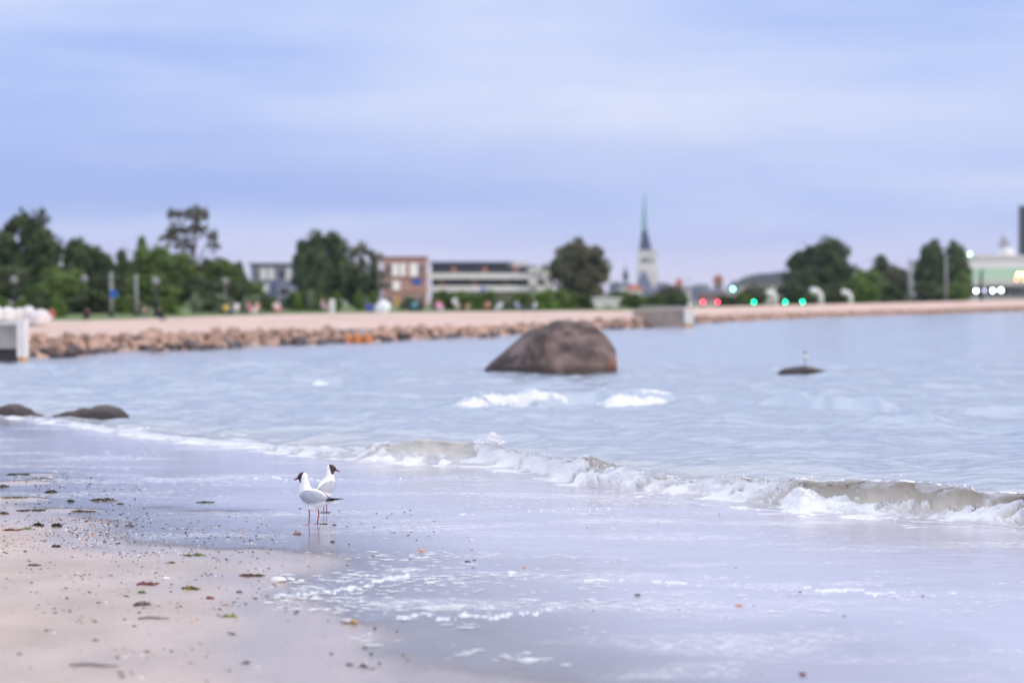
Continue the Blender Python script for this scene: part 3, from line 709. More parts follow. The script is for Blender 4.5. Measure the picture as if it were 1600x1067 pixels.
for lb, x, yt, wpx, D, cr, low in TREES: tree(lb, x, yt, wpx, D, cr, low)
# the tall sparse tree: bare leaning stems with separate tufts of leaves
def sparse_tree():
    D, x = 310, 302; z0 = land_z(x, D) - .05; k = D / F
    t = empty('tree', PX(x, D, z0), 0, 'tall sparse tree with separate tufts of leaves and visible stems', 'tree', 'trees on the far shore')
    mb = MB(); zz = lambda y: ZY(y, D) - z0
    mb.tube([(1 * k, 0, 0), (0, .1, zz(440)), (2 * k, 0, zz(390)), (6 * k, .1, zz(350)), (8 * k, 0, zz(325))], [.30, .24, .18, .11, .04], 7)
    mb.tube([(1 * k, 0, zz(420)), (14 * k, .2, zz(395)), (30 * k, .3, zz(362))], [.15, .10, .04], 6)
    mb.tube([(2 * k, 0, zz(400)), (-14 * k, -.2, zz(365)), (-24 * k, -.3, zz(335))], [.14, .09, .04], 6)
    mb.tube([(2 * k, 0, zz(410)), (-20 * k, .2, zz(385)), (-34 * k, .3, zz(370))], [.12, .08, .03], 6)
    mb.build('trunk', M['bark'], t, True)
    for (px, py, w_, h_) in [(-8, 320, 34, 40), (12, 316, 30, 52), (-30, 322, 24, 34), (-22, 348, 44, 34), (4, 345, 34, 36), (-36, 362, 36, 26), (-12, 372, 34, 34), (30, 356, 22, 36), (33, 376, 20, 22), (-4, 402, 44, 40), (16, 412, 40, 40), (-26, 395, 30, 30)]:
        link('leaf_tuft', CR['sparse'], t, ((px) * k, R.uniform(-.6, .6), zz(py + h_)), (0, 0, R.uniform(0, 6)), (w_ * k, w_ * k, h_ * k))
sparse_tree()
BUSHES = [
 ('bright bush left of the dark lantern post', 5, 462, 28, 150, 'bb'), ('bright bush right of the dark lantern post', 33, 462, 24, 150, 'bb'), ('bright green bush right of the white sacks', 91, 464, 26, 150, 'bb'), ('dark bush behind the bright bush near the sacks', 62, 455, 60, 175, 'bd'), ('dark bush left of the post with the blue sign', 140, 455, 70, 178, 'bd'), ('green bush right of the post with the blue sign', 198, 460, 50, 176, 'bm'),
 ('small pale bush right of the bare grey post', 221, 470, 26, 160, 'bg'), ('green bush right of the dark slim post', 262, 462, 36, 165, 'bm'), ('upright pale bush under the tall sparse tree', 306, 454, 26, 170, 'yg'), ('dark wide bush under the tall sparse tree', 335, 458, 70, 185, 'bd'), ('round grey green bush left of the seated people', 350, 458, 34, 170, 'bg'),
 ('round grey green bush beside the seated people', 392, 459, 36, 170, 'bg'), ('bright upright bush in front of the slate building', 428, 463, 18, 180, 'yb'), ('dark bush at the left foot of the slate building', 408, 462, 40, 200, 'bd'), ('green sapling right of the slate building', 466, 455, 18, 190, 'yb'), ('pale slender sapling below the big dark tree', 486, 450, 16, 190, 'yg'), ('bright sapling next to the pale slender sapling', 500, 458, 18, 188, 'yb'), ('bright sapling right of the white post', 526, 455, 22, 190, 'yb'), ('dark bush behind the saplings below the big tree', 480, 455, 90, 215, 'bd'),
 ('green sapling left of the white parasol', 562, 452, 22, 195, 'yb'), ('pale sapling just left of the white parasol', 571, 458, 14, 190, 'yg'), ('bright sapling directly behind the white parasol', 582, 455, 22, 195, 'yb'), ('olive bush against the brick building', 640, 460, 34, 210, 'bg'),
 ('wide green bush right of the brick building', 695, 452, 50, 225, 'bm'), ('bright bush below the left end of the terraced building', 728, 454, 44, 222, 'bb'), ('bright bush below the middle of the terraced building', 762, 452, 40, 220, 'bb'), ('grey green bush below the middle of the terraced building', 788, 458, 36, 218, 'bg'), ('green bush below the right end of the terraced building', 815, 454, 44, 222, 'bm'), ('bright bush at the right corner of the terraced building', 850, 450, 46, 225, 'bb'), ('green bush at the foot of the round olive tree', 880, 450, 44, 228, 'bm'), ('dark bush left of the white kiosk', 908, 458, 40, 240, 'bd'), ('green bush right of the white kiosk', 992, 458, 44, 260, 'bm'), ('green bush left of the grey stone pier', 1024, 458, 40, 270, 'bm'), ('dark bush behind the grey stone pier', 1058, 457, 40, 300, 'bd'),
 ('low green bush left of the first green light', 1162, 455, 40, 400, 'bm'), ('low dark bush right of the red lights', 1135, 462, 36, 400, 'bd'), ('dark hedge left of the middle white cowl', 1240, 445, 60, 380, 'bd'), ('dark hedge between the two right white cowls', 1300, 446, 56, 385, 'bd'), ('bright bush right of the last white cowl', 1352, 436, 46, 390, 'bb'), ('dark hedge left of the tall grey pole', 1392, 444, 56, 395, 'bd'), ('dark hedge right of the tall grey pole', 1450, 440, 60, 410, 'bd'), ('olive hedge beside the terminal building', 1490, 440, 50, 420, 'bm'),
]
for lb, x, yt, wpx, D, cr in BUSHES:
    z0 = land_z(x, D) - .03; h = ZY(yt, D) - z0; wd = wpx / F * D
    t = empty('bush', PX(x, D, z0), R.uniform(0, 6.28), lb, 'bush', 'bushes along the far shore')
    mb = MB()
    for k in range(4):
        a = R.uniform(0, 6.28); mb.tube([(0, 0, 0), (math.cos(a) * wd * .12, math.sin(a) * wd * .12, h * .3), (math.cos(a) * wd * .25, math.sin(a) * wd * .25, h * .6)], [.03, .02, .01], 5)
    mb.build('stem', M['bark'], t)
    link('foliage', CR[cr], t, (0, 0, 0), None, (wd, wd, h))

# ================================================================== BUILDINGS ACROSS THE BAY
class Bld:
    """a building whose pieces are sized in photo pixels at its own distance"""
    def __init__(s, name, label, cat, xc, D, group=None, base=None):
        s.D = D; s.k = D / F; s.xc = xc; s.z0 = land_z(xc, min(D, 1500)) if base is None else base
        s.t = empty(name, PX(xc, D, s.z0), 0, label, cat, group)
    def X(s, x): return (x - s.xc) * s.k
    def Z(s, y): return ZY(y, s.D) - s.z0
    def box(s, name, x0, x1, yt, yb, d0, d1, m, parent=None, top=1.0):
        zb = 0 if yb is None else s.Z(yb)
        mb = MB().box(s.X(x0), s.X(x1), d0, d1, zb, s.Z(yt), top)
        return mb.build(name, m, parent or s.t)
    def window(s, x0, x1, yt, yb, d=0.0, m=None, parent=None):
        """a recess frame standing proud of the wall with a pane set behind it"""
        a, b, zt_, zb = s.X(x0), s.X(x1), s.Z(yt), s.Z(yb); f = .12
        mb = MB().box(a - f, a, d - .10, d - .003, zb - f, zt_ + f).box(b, b + f, d - .10, d - .003, zb - f, zt_ + f).box(a, b, d - .10, d - .003, zt_, zt_ + f).box(a, b, d - .14, d - .003, zb - f, zb)
        w_ = mb.build('window', M['offwhite'], parent or s.t)
        MB().box(a, b, d - .05, d - .004, zb, zt_).build('pane', m or M['glass'], w_)
        return w_

# slate building
b = Bld('slate_building', 'slate coloured flat roofed building left of the big dark tree', 'building', 422, 480)
b.box('wall', 392, 456, 414, None, 0, 9, M['slate'])
b.box('roof', 388, 459, 411, 414, -.5, 9.5, M['roofgrey'])
b.box('projecting_bay', 434, 456, 441, None, -1.2, -.004, M['slate'])
for x0, x1, y0, y1, m in [(408, 416, 419, 436, M['white']), (420, 428, 419, 436, M['white']), (435, 445, 419, 438, M['glass']), (449, 454, 419, 438, M['white']), (411, 420, 444, 455, M['white']), (400, 405, 420, 450, M['glass'])]: b.window(x0, x1, y0, y1, 0, m)
for y0, y1 in [(449, 462), (470, 480)]: b.window(437, 453, y0, y1, -1.2)
# brick building
b = Bld('brick_building', 'three storey red brick building beside the thin brownish tree', 'building', 632, 500)
b.box('wall', 598, 666, 405, None, 0, 10, M['brickpale'])
b.box('parapet', 597, 667, 401, 405, -.25, 10.2, M['brick'])
b.box('string_course', 598, 666, 432, 436, -.12, -.004, M['brick'])
b.box('string_course', 598, 666, 455, 458, -.12, -.004, M['brick'])
for x0, x1, y0, y1, m in [(604, 610, 413, 430, M['glass']), (614, 622, 412, 431, M['lit']), (626, 633, 412, 431, M['lit']), (641, 652, 412, 431, M['lit']), (656, 662, 413, 430, M['glass']),
                          (603, 610, 440, 452, M['glass']), (615, 624, 439, 453, M['lit']), (603, 612, 464, 478, M['glass']), (655, 663, 462, 478, M['glass']), (641, 650, 462, 478, M['glass'])]: b.window(x0, x1, y0, y1, 0, m)
b.box('door', 616, 624, 462, None, -.1, -.004, M['ochre'])
s_ = tag(MB().box(-.95, .95, -.06, .06, -.55, .55).build('sign_board', M['blue']), 'blue sign board on the front of the brick building', 'sign')
s_.location = (b.X(652) + b.t.location.x, 499.75, ZY(440, 500))
# terraced building with white balcony bands
b = Bld('terraced_building', 'long white terraced building with balcony bands and dark glazing', 'building', 768, 520)
b.box('core', 674, 852, 416, None, 1.5, 14, M['roofgrey'])
b.box('ground_floor', 674, 858, 458, None, .6, 1.49, M['brickpale'])
b.box('penthouse', 674, 792, 412, 416.5, 2.6, 12, M['dark']); b.box('roof', 671, 800, 408.5, 412, 1.2, 13, M['roofgrey'])
b.box('roof_house', 792, 822, 409, 416.5, 3, 11, M['offwhite']); b.box('roof', 820, 836, 414, 416.5, 2, 11, M['roofgrey'])
for y0, y1, xe in [(427, 436, 852), (446.5, 455.5, 858)]:
    b.box('balcony_band', 671, xe, y0, y1, -1.2, 1.45, M['white'])
    n_ = 15
    for k in range(n_):
        xa = 676 + k * (xe - 30 - 676) / n_; xb_ = xa + (xe - 30 - 676) / n_ - 2.2
        b.box('glazing_panel', xa, xb_, y0 - 10.4, y0 - .3, 1.38, 1.49, [M['dark'], M['dark'], M['dark'], M['brick'], M['dark']][(k * 7 + int(y0)) % 5])
for (x0, x1, y0, y1) in [(826, 846, 418, 426), (848, 864, 421, 440), (838, 866, 446, 456), (826, 840, 436, 446), (852, 866, 438, 447)]:
    b.box('balcony', x0, x1, y0, y1, -2.4, -1.21, M['offwhite'])
b.box('end_wall', 852, 866, 440, None, -.6, 8, M['brickpale'])
for x0 in (690, 712, 735, 758, 782, 806, 830): b.window(x0, x0 + 12, 461, 472, .6)
# pier cottages / kiosk
b = Bld('kiosk', 'small white flat roofed kiosk at the edge of the strip', 'kiosk', 944, 380)
b.box('wall', 920, 968, 468, None, 0, 3.5, M['white']); b.box('roof', 917, 971, 465, 468, -.3, 3.8, M['white'])
b.box('door', 962, 967, 470, None, -.06, -.004, M['offwhite']); b.window(944, 949, 477, 483); b.window(951, 956, 477, 483)
b.box('side_shed', 908, 919.9, 474, None, .4, 3.2, M['slate'])
# church with the tall copper spire
b = Bld('church', 'distant white church tower with dark and verdigris copper spire', 'church', 1012, 2500, base=2.0)
b.box('tower', 998, 1026, 392, None, 0, 19, M['plaster'])
b.box('lower_tower', 996.5, 1028, 418, None, -1, 20, M['plaster'])
mb = MB()
def pyr(x0, x1, yb, x2, x3, yt):
    k = b.k; c0 = 9.5
    h0 = (x1 - x0) / 2 * k; h1 = (x3 - x2) / 2 * k; cx0 = b.X((x0 + x1) / 2); cx1 = b.X((x2 + x3) / 2); n = 8
    v = [(cx0 + h0 * math.cos(i * math.pi / 4 + .39), c0 + h0 * math.sin(i * math.pi / 4 + .39), b.Z(yb)) for i in range(n)] + [(cx1 + h1 * math.cos(i * math.pi / 4 + .39), c0 + h1 * math.sin(i * math.pi / 4 + .39), b.Z(yt)) for i in range(n)]
    return MB().add(v, [(i, (i + 1) % n, (i + 1) % n + n, i + n) for i in range(n)] + [tuple(range(n - 1, -1, -1)), tuple(range(n, 2 * n))])
sp = pyr(999, 1020.5, 392, 1003.2, 1012, 360).build('spire_base', M['navy'], b.t)
pyr(1003.4, 1012, 360, 1006.9, 1008, 300).build('spire', M['verdigris'], b.t)
b.box('cornice', 997, 1027, 391, 394, -.7, 19.7, M['offwhite'])
for x0, x1, y0, y1 in [(1005, 1012, 403, 411), (1016, 1020, 404, 411), (1001, 1004, 404, 411)]: b.window(x0, x1, y0, y1, 0)
mb = MB(); kx = [b.X(v) for v in (993, 1004, 1017)]
mb.add([(kx[0], -14, 0), (kx[2], -14, 0), (kx[2], -14, b.Z(446)), (kx[1] + 1, -14, b.Z(422)), (kx[0], -14, b.Z(446)), (kx[0], -1.3, 0), (kx[2], -1.3, 0), (kx[2], -1.3, b.Z(446)), (kx[1] + 1, -1.3, b.Z(422)), (kx[0], -1.3, b.Z(446))],
       [(0, 1, 2, 3, 4), (9, 8, 7, 6, 5), (2, 7, 8, 3), (3, 8, 9, 4), (0, 4, 9, 5), (1, 6, 7, 2)]).build('nave', M['slate'], b.t)
# small far turret with an onion roof
b = Bld('turret', 'tiny dark distant turret left of the church', 'tower', 977, 2500, base=2.0)
b.box('shaft', 975, 980, 437, None, 0, 3.5, M['slate'])
MB().lathe([(2.2, 0), (3.2, 3), (2.8, 7), (1.0, 9), (1.2, 11), (.25, 14), (.1, 22)], 10, (b.X(977.5), 1.7, b.Z(437))).build('roof', M['navy'], b.t, True)

# rows of distant town houses
def house(label, x0, x1, yr, ye, D, wallm, roofm, win=2):
    h = Bld('town_house', label, 'house', (x0 + x1) / 2, D, 'town houses below the church', base=2.0)
    dep = (x1 - x0) * h.k * .7
    h.box('wall', x0, x1, ye, None, 0, dep, wallm)
    a, c_ = h.X(x0 - .7), h.X(x1 + .7); ze, zr = h.Z(ye) + .02, h.Z(yr)
    MB().add([(a, -.4, ze), (c_, -.4, ze), (c_, dep + .4, ze), (a, dep + .4, ze), (a * .72, dep / 2, zr), (c_ * .72, dep / 2, zr)], [(3, 2, 1, 0), (0, 1, 5, 4), (2, 3, 4, 5), (0, 4, 3), (1, 2, 5)]).build('roof', roofm, h.t)
    sp_ = (x1 - x0) / (win + 1)
    for k in range(win): h.window(x0 + sp_ * (k + .75), x0 + sp_ * (k + 1.2), ye + (470 - ye) * .25, ye + (470 - ye) * .5)
for a in [('grey town house left of the turret', 952, 972, 440, 446, 1200, M['slate'], M['roofgrey'], 2), ('pale town house with grey roof under the turret', 968, 990, 442, 449, 1150, M['offwhite'], M['roofgrey'], 2), ('town house with orange roof under the church tower', 980, 1003, 446, 453, 1000, M['offwhite'], M['roofred'], 3),
          ('long grey roofed town house right under the church', 1004, 1040, 448, 456, 950, M['slate'], M['roofgrey'], 3), ('grey town house right of the church', 1026, 1046, 441, 447, 1300, M['slate'], M['roofgrey'], 2), ('narrow red gabled town house far right of the church', 1056, 1066, 436, 446, 1250, M['brick'], M['roofred'], 1), ('pale blue grey town house above the grey pier', 1066, 1084, 447, 452, 1100, M['offwhite'], M['roofgrey'], 2),
          ('slate roofed town house left of the red brick tower', 1082, 1110, 444, 452, 1000, M['slate'], M['roofgrey'], 3), ('brick town house below the red brick tower', 1094, 1136, 452, 458, 800, M['brick'], M['roofgrey'], 4), ('pale house under the dark hipped roof', 1134, 1152, 446, 452, 900, M['offwhite'], M['slate'], 2)]: house(*a)
b = Bld('brick_tower', 'short dark red brick tower in the distant town', 'tower', 1122, 1050, base=2.0)
b.box('shaft', 1116, 1129, 438, None, 0, 3.6, M['brick']); b.box('crown', 1115, 1130, 434, 438, -.3, 3.9, M['roofred']); b.box('cap', 1118, 1127, 429, 434, .4, 3.2, M['brick'], top=.6)
for x0 in (1118, 1124): b.window(x0, x0 + 3, 442, 450)
b = Bld('hall', 'pale hall with a broad dark curved roof behind the cyan light', 'building', 1194, 760, base=1.5)
b.box('wall', 1158, 1232, 443, None, 0, 18, M['offwhite'])
pts = [(1150, 444), (1160, 437), (1175, 430), (1192, 427), (1208, 427), (1222, 424), (1234, 427), (1240, 436), (1244, 444)]
n_ = len(pts); mb = MB()
mb.add([(b.X(x), -1, b.Z(y)) for x, y in pts] + [(b.X(x), 19, b.Z(y)) for x, y in pts], [(i, i + 1, i + 1 + n_, i + n_) for i in range(n_ - 1)] + [tuple(range(n_ - 1, -1, -1)), tuple(range(n_, 2 * n_)), (n_ - 1, 0, n_, 2 * n_ - 1)])
mb.build('roof', M['roofgrey'], b.t)
for x0 in (1166, 1180, 1196, 1212): b.window(x0, x0 + 7, 448, 456)
# terminal building and dark tower at the right edge
b = Bld('terminal_building', 'large pale terminal building with a green band at the right edge', 'building', 1590, 640, base=1.2)
b.box('wall', 1508, 1760, 404, None, 0, 30, M['white'])
b.box('roof', 1504, 1764, 399, 404, -.6, 30.6, M['offwhite'])
b.box('green_band', 1508, 1760, 419, 438, -.25, -.004, M['green'])
b.box('canopy', 1518, 1760, 440, 446, -5, -.3, M['offwhite'])
for k in range(9): b.box('glazing_panel', 1520 + k * 20, 1537 + k * 20, 448, 462, -.12, -.004, M['glass'])
MB().lathe([(2.1, 0), (2.1, .6), (1.9, 1.4), (1.3, 2.1), (.5, 2.5), (.02, 2.6)], 14, (b.X(1580), 6, b.Z(399.2))).build('roof_dome', M['white'], b.t, True)
mb = MB(); kx = b.X(1573)
mb.tube([(kx, 5, b.Z(399)), (kx, 5, b.Z(366))], .16, 6).tube([(kx - 1.1, 5, b.Z(384)), (kx + 1.6, 5, b.Z(380))], .35, 6).tube([(kx - .7, 5, b.Z(374)), (kx + .9, 5, b.Z(376))], .3, 6).tube([(kx - 1.2, 5, b.Z(386)), (kx, 5, b.Z(368)), (kx + 1.8, 5, b.Z(386))], .2, 6)
mb.build('radar_mast', M['steel'], b.t)
b = Bld('chimney_tower', 'dark slender tower cut by the right edge of the picture', 'tower', 1603, 760, base=1.2)
b.box('shaft', 1595, 1612, 324, None, 0, 4, M['roofgrey']); b.box('cap', 1594.5, 1612.5, 322, 324, -.2, 4.2, M['dark']); b.box('rib', 1596, 1598, 326, 400, -.2, -.004, M['dark']); b.box('rib', 1602, 1604, 326, 400, -.2, -.004, M['dark'])

# lamps of the terminal: lit, seen as bright discs
def lampmat(name, c, s): return mat(name, (.1, .1, .1), .4, 0, emit=c, es=s)
LW = lampmat('lit_white_lamp', (.92, .96, 1), 26); LY = lampmat('lit_yellow_lamp', (.75, 1, .25), 22); LO = lampmat('lit_orange_lamp', (1, .36, .12), 12)
LG = lampmat('lit_green_lamp', (.0, 1, .42), 17); LC = lampmat('lit_cyan_lamp', (.25, 1, .82), 24); LR = lampmat('lit_red_lamp', (1, .06, .12), 17); LP = lampmat('lit_pale_green_lamp', (.45, 1, .5), 14)
LOd = lampmat('lit_amber_lamp', (1, .20, .02), 11)
def flood(label, x, y, D, m, r=.24, post=True):
    z = ZY(y, D); zb = land_z(x, D) if D < 600 else 1.2
    t = empty('floodlight', PX(x, D, zb), 0, label, 'lamp', 'lit lamps on the far shore')
    h = z - zb
    MB().tube([(0, .25, 0), (0, .25, h + .1)], .07, 8).build('pole', M['steel'], t)
    MB().box(-r * 1.2, r * 1.2, .0, .22, h - r * 1.2, h + r * 1.2).tube([(0, 0, h), (0, -.12, h)], [r * 1.15, r * 1.2], 14, False).build('housing', M['dark'], t)
    MB().ball((0, -.02, h), r, 14, 8, (1, .45, 1)).build('lens', m, t, True)
for a in [('bright white lamp nearest the dark trees by the terminal', 1525, 454.5, 560, LW, .26), ('dim white lamp between the bright lamps under the terminal canopy', 1538, 454, 560, lampmat('dim_white_lamp', (.7, .7, 1), 7), .24), ('bright white lamp in the middle under the terminal canopy', 1551, 454, 560, LW, .28), ('bright white lamp under the canopy furthest right', 1564, 453.5, 560, LW, .28),
          ('yellow green lamp high on the terminal front', 1591, 429, 600, LY, .28), ('yellow green lamp cut by the right edge', 1600, 428, 600, LY, .28), ('orange lamp below the yellow green lamps', 1588, 437, 600, LO, .24), ('orange lamp at the right edge below the yellow ones', 1599, 437, 600, LO, .24),
          ('pale green lamp at the roof corner of the terminal', 1515, 397, 610, LP, .28)]: flood(*a)
def signal(label, x, y, D, m, lit=1, h3=True):
    """traffic signal: pole, three-lens head, one lens lit"""
    zl = ZY(y, D); zb = land_z(x, D); t = empty('traffic_light', PX(x, D, zb), 0, label, 'traffic light', 'traffic lights on the far shore')
    h = zl - zb; offs = {0: (0, -.4, -.8), 1: (.4, 0, -.4), 2: (.8, .4, 0)}[lit]
    top = h + offs[0] + .25; bot = h + offs[2] - .25
    MB().tube([(0, .3, 0), (0, .3, top)], .07, 8).build('pole', M['dark'], t)
    MB().box(-.2, .2, 0, .22, bot, top).build('signal_head', M['dark'], t)
    for k, o_ in enumerate(offs):
        MB().tube([(0, .0, h + o_), (0, -.03, h + o_)], .15, 14).build('lens', m if k == lit else M['glass'], t)
        mb = MB()
        for q in range(6):
            a0 = math.pi * q / 6; a1 = math.pi * (q + 1) / 6
            mb.add([(math.cos(a0) * .175, 0, h + o_ + math.sin(a0) * .175), (math.cos(a1) * .175, 0, h + o_ + math.sin(a1) * .175), (math.cos(a1) * .175, -.16, h + o_ + math.sin(a1) * .175), (math.cos(a0) * .175, -.16, h + o_ + math.sin(a0) * .175)], [(0, 1, 2, 3)])
        mb.build('visor', M['dark'], t)
for a in [('traffic light showing red, left of the pair', 1098, 472, 330, LR, 0), ('traffic light showing red, right of the pair', 1121, 472, 330, LR, 0), ('traffic light showing cyan green, higher than the others', 1145, 451.5, 330, LC, 2), ('traffic light showing green just right of the cyan one', 1178, 472, 330, LG, 2),
          ('traffic light showing green between two white cowls', 1227, 472, 330, LG, 2), ('traffic light showing green left of the tall middle cowl', 1254, 471.5, 330, LG, 2), ('dim traffic light showing green right of the white kiosk', 982, 481.5, 300, lampmat('dim_green_lamp', (.05, .8, .5), 3.5), 2)]: signal(*a)
flood('orange lamp left of the brick building', 581.5, 442.5, 450, LOd, .30); flood('dim orange lamp touching the brick building', 592, 442.5, 455, lampmat('dim_amber_lamp', (1, .2, .03), 3.5), .26)
flood('white lamp low left of the red traffic lights', 1077, 477, 420, lampmat('soft_white_lamp', (.85, .88, 1), 5), .24)

# white ventilation cowls on the shore
def cowl(label, x, ytop, D, ybase, tilt):
    zb = land_z(x, D); h = ZY(ytop, D) - zb; t = empty('ventilation_cowl', PX(x, D, zb), tilt, label, 'vent', 'white ventilation cowls')
    r = h * .17
    pts = [(.35 * h, 0, 0), (.33 * h, 0, h * .45), (.25 * h, 0, h * .70), (.08 * h, 0, h * .85), (-.12 * h, 0, h * .86), (-.26 * h, 0, h * .76)]
    MB().tube(pts, [r, r, r * 1.02, r * 1.1, r * 1.3, r * 1.6], 14).build('bent_pipe', M['white'], t, True)
    MB().tube([(.35 * h, 0, 0), (.35 * h, 0, .12)], r * 1.5, 14).build('base_flange', M['concrete'], t)
    d_ = (Vector(pts[-1]) - Vector(pts[-2])).normalized()
    MB().tube([Vector(pts[-1]) + d_ * .004, Vector(pts[-1]) + d_ * .02], r * 1.4, 14).build('grille', M['steel'], t)
cowl('white curved ventilation cowl left of the green traffic lights', 1204, 455, 330, 475, .2); cowl('white curved ventilation cowl right of the green traffic lights', 1274, 451, 325, 475, 0); cowl('white curved ventilation cowl furthest right', 1322, 454, 325, 475, -.1)

# posts and lamps on the strip
def lamppost(label, x, yt, D, m, r=.09, arm=True, lantern=False):
    zb = land_z(x, D) - .02; h = ZY(yt, D) - zb; t = empty('lamp_post', PX(x, D, zb), 0, label, 'lamp post', 'posts along the far shore')
    MB().tube([(0, 0, 0), (0, 0, h * .5), (0, 0, h)], [r, r * .9, r * .7], 10).build('pole', m, t, True)
    MB().tube([(0, 0, 0), (0, 0, .25)], r * 1.5, 10).build('base', M['dark'], t)
    if lantern: MB().lathe([(.05, h), (.22, h + .08), (.26, h + .34), (.10, h + .46), (.02, h + .52)], 10).build('lantern', M['steel'], t)
    elif arm:
        MB().tube([(0, 0, h - .02), (.25, -.1, h + .10), (.55, -.2, h + .12)], [r * .5, r * .4, r * .4], 6).build('arm', m, t); MB().box(.45, .95, -.3, -.1, h + .06, h + .15, .8).build('lamp_head', M['dark'], t)
    return t
lamppost('thick grey post carrying the blue sign on the left shore', 174, 425, 150, M['steel'], .13, False)
s_ = tag(MB().tube([(0, 0, 0), (0, -.03, 0)], .26, 18).build('round_sign', M['blue']), 'round blue sign fixed to the thick grey post', 'sign'); s_.location = PX(178, 149.7, ZY(459, 149.7))
lamppost('pale grey bare post right of the blue sign', 213, 428, 155, M['steel'], .12, False); lamppost('dark lamp post with lantern right of the pale post', 243, 446, 150, M['dark'], .12, True, True)
lamppost('dark lamp post with pale lantern behind the white sacks', 22, 444, 150, M['dark'], .06, True, True); lamppost('thin dark lamp post between the sacks and the blue sign', 132, 442, 160, M['dark'], .05, True, True); lamppost('slim grey lamp post among the bushes near the seated people', 352, 445, 170, M['steel'], .05, True, True)
lamppost('tall pale pole left of the dark trees near the terminal', 1422, 405, 360, M['steel'], .38, False); lamppost('slim olive post in front of the terminal trees', 1478, 400, 380, M['steel'], .22, True); lamppost('thin tall post in front of the big tree by the brick building', 592, 404, 380, M['steel'], .10, False); lamppost('short dark post among terminal lamps', 1533, 424, 520, M['dark'], .4, True); lamppost('thin grey pole above the grey stone pier', 1066, 440, 300, M['steel'], .07, True)

# ------------------------------------------------------------------ pier heads and waterside structures
k_ = 61 / F
t = empty('concrete_pier', PX(12, 61, 0), 0, 'pale concrete pier head with warm sunlight coloured on its corner at the left edge', 'pier')
X = lambda x: (x - 12) * k_
MB().box(X(-160), X(27), .2, 1.3, ZY(545, 61), ZY(508, 61)).build('pier_block', M['concrete'], t)
MB().box(X(-162), X(28), .1, 1.4, ZY(508, 61), ZY(503, 61)).build('coping', M['offwhite'], t)
MB().box(X(-158), X(22), .4, 1.2, -.6, ZY(545, 61) - .004).build('dark_footing', M['stone_wet'], t)
MB().box(X(27.5), X(39), -.1, .5, ZY(558, 61), ZY(499, 61)).build('sunlit_corner', M['offwhite'], t)  # warm sun on the pier corner, put in as pale block and ochre foot
MB().box(X(28.5), X(38), -.05, .45, -.5, ZY(558, 61) - .004).build('sunlit_foot', M['ochre'], t)
SACKS = [('white bulging sack on the pier, leftmost', -12, 478, 26), ('white sack second from the left edge on the pier', 9, 481, 24), ('white sack upright in the middle of the pier pile', 28, 482, 20), ('tall white sack right of the middle of the pier pile', 43, 479, 20), ('white rounded sack at the right end of the pile', 61, 484, 24)]
for lb, x, yt, wd in SACKS:
    D = (61.75 if x < 24 else 98) + R.uniform(-.3, .3); zb = ZY(503, 61) - .003 if x < 24 else land_z(x, D) - .02
    h = ZY(yt, D) - zb; wm = wd / F * D / 2
    mb = MB().lathe([(wm * .8, 0), (wm * 1.15, h * .12), (wm * 1.3, h * .4), (wm * 1.28, h * .72), (wm * 1.12, h * .88), (wm * .75, h * .97), (wm * .3, h), (.01, h * .99)], 14)
    mb.v = [(x_ * (1 + .12 * math.sin(5 * z_ + x * .3)), y_ * (1 + .1 * math.cos(7 * z_ + x)), z_ + .02 * math.sin(9 * x_)) for x_, y_, z_ in mb.v]
    t = empty('white_sack', PX(x, D, zb), 0, lb, 'sack', 'white sacks piled on the pier'); mb.build('sack_body', M['bag'], t, True)
    MB().tube([(0, 0, h * .97), (.04, 0, h * 1.0), (.12, 0, h * .99)], [.05, .04, .02], 7).build('tied_neck', M['bag'], t, True)
# grey pier in the middle of the far shore
D = 150.0; k_ = D / F; t = empty('stone_pier', PX(1040, D, 0), 0, 'grey stone pier with yellow sunlight coloured on its end on the far shore', 'pier')
X = lambda x: (x - 1040) * k_
MB().add([(X(1000), 0, ZY(496, D)), (X(1038), 0, -.5), (X(1069), 0, -.5), (X(1069), 0, ZY(482, D)), (X(1000), 0, ZY(487, D)),
          (X(1000), 9, ZY(496, D)), (X(1038), 9, -.5), (X(1069), 9, -.5), (X(1069), 9, ZY(482, D)), (X(1000), 9, ZY(487, D))], [(0, 1, 2, 3, 4), (9, 8, 7, 6, 5), (3, 8, 9, 4), (0, 4, 9, 5), (2, 7, 8, 3), (1, 0, 5, 6)]).build('pier_body', M['concrete_dark'], t)
MB().box(X(1069.2), X(1084), -.1, 1.4, ZY(506, D), ZY(485, D)).build('sunlit_end', M['offwhite'], t); MB().box(X(1070), X(1083.5), -.05, 1.3, -.5, ZY(506, D) - .004).build('sunlit_foot', M['ochre'], t)  # sunlit end face, its warm light given by pale and ochre colour
MB().box(X(1000), X(1069), .1, .25, ZY(482, D) + .02, ZY(478, D)).build('railing', M['steel'], t)
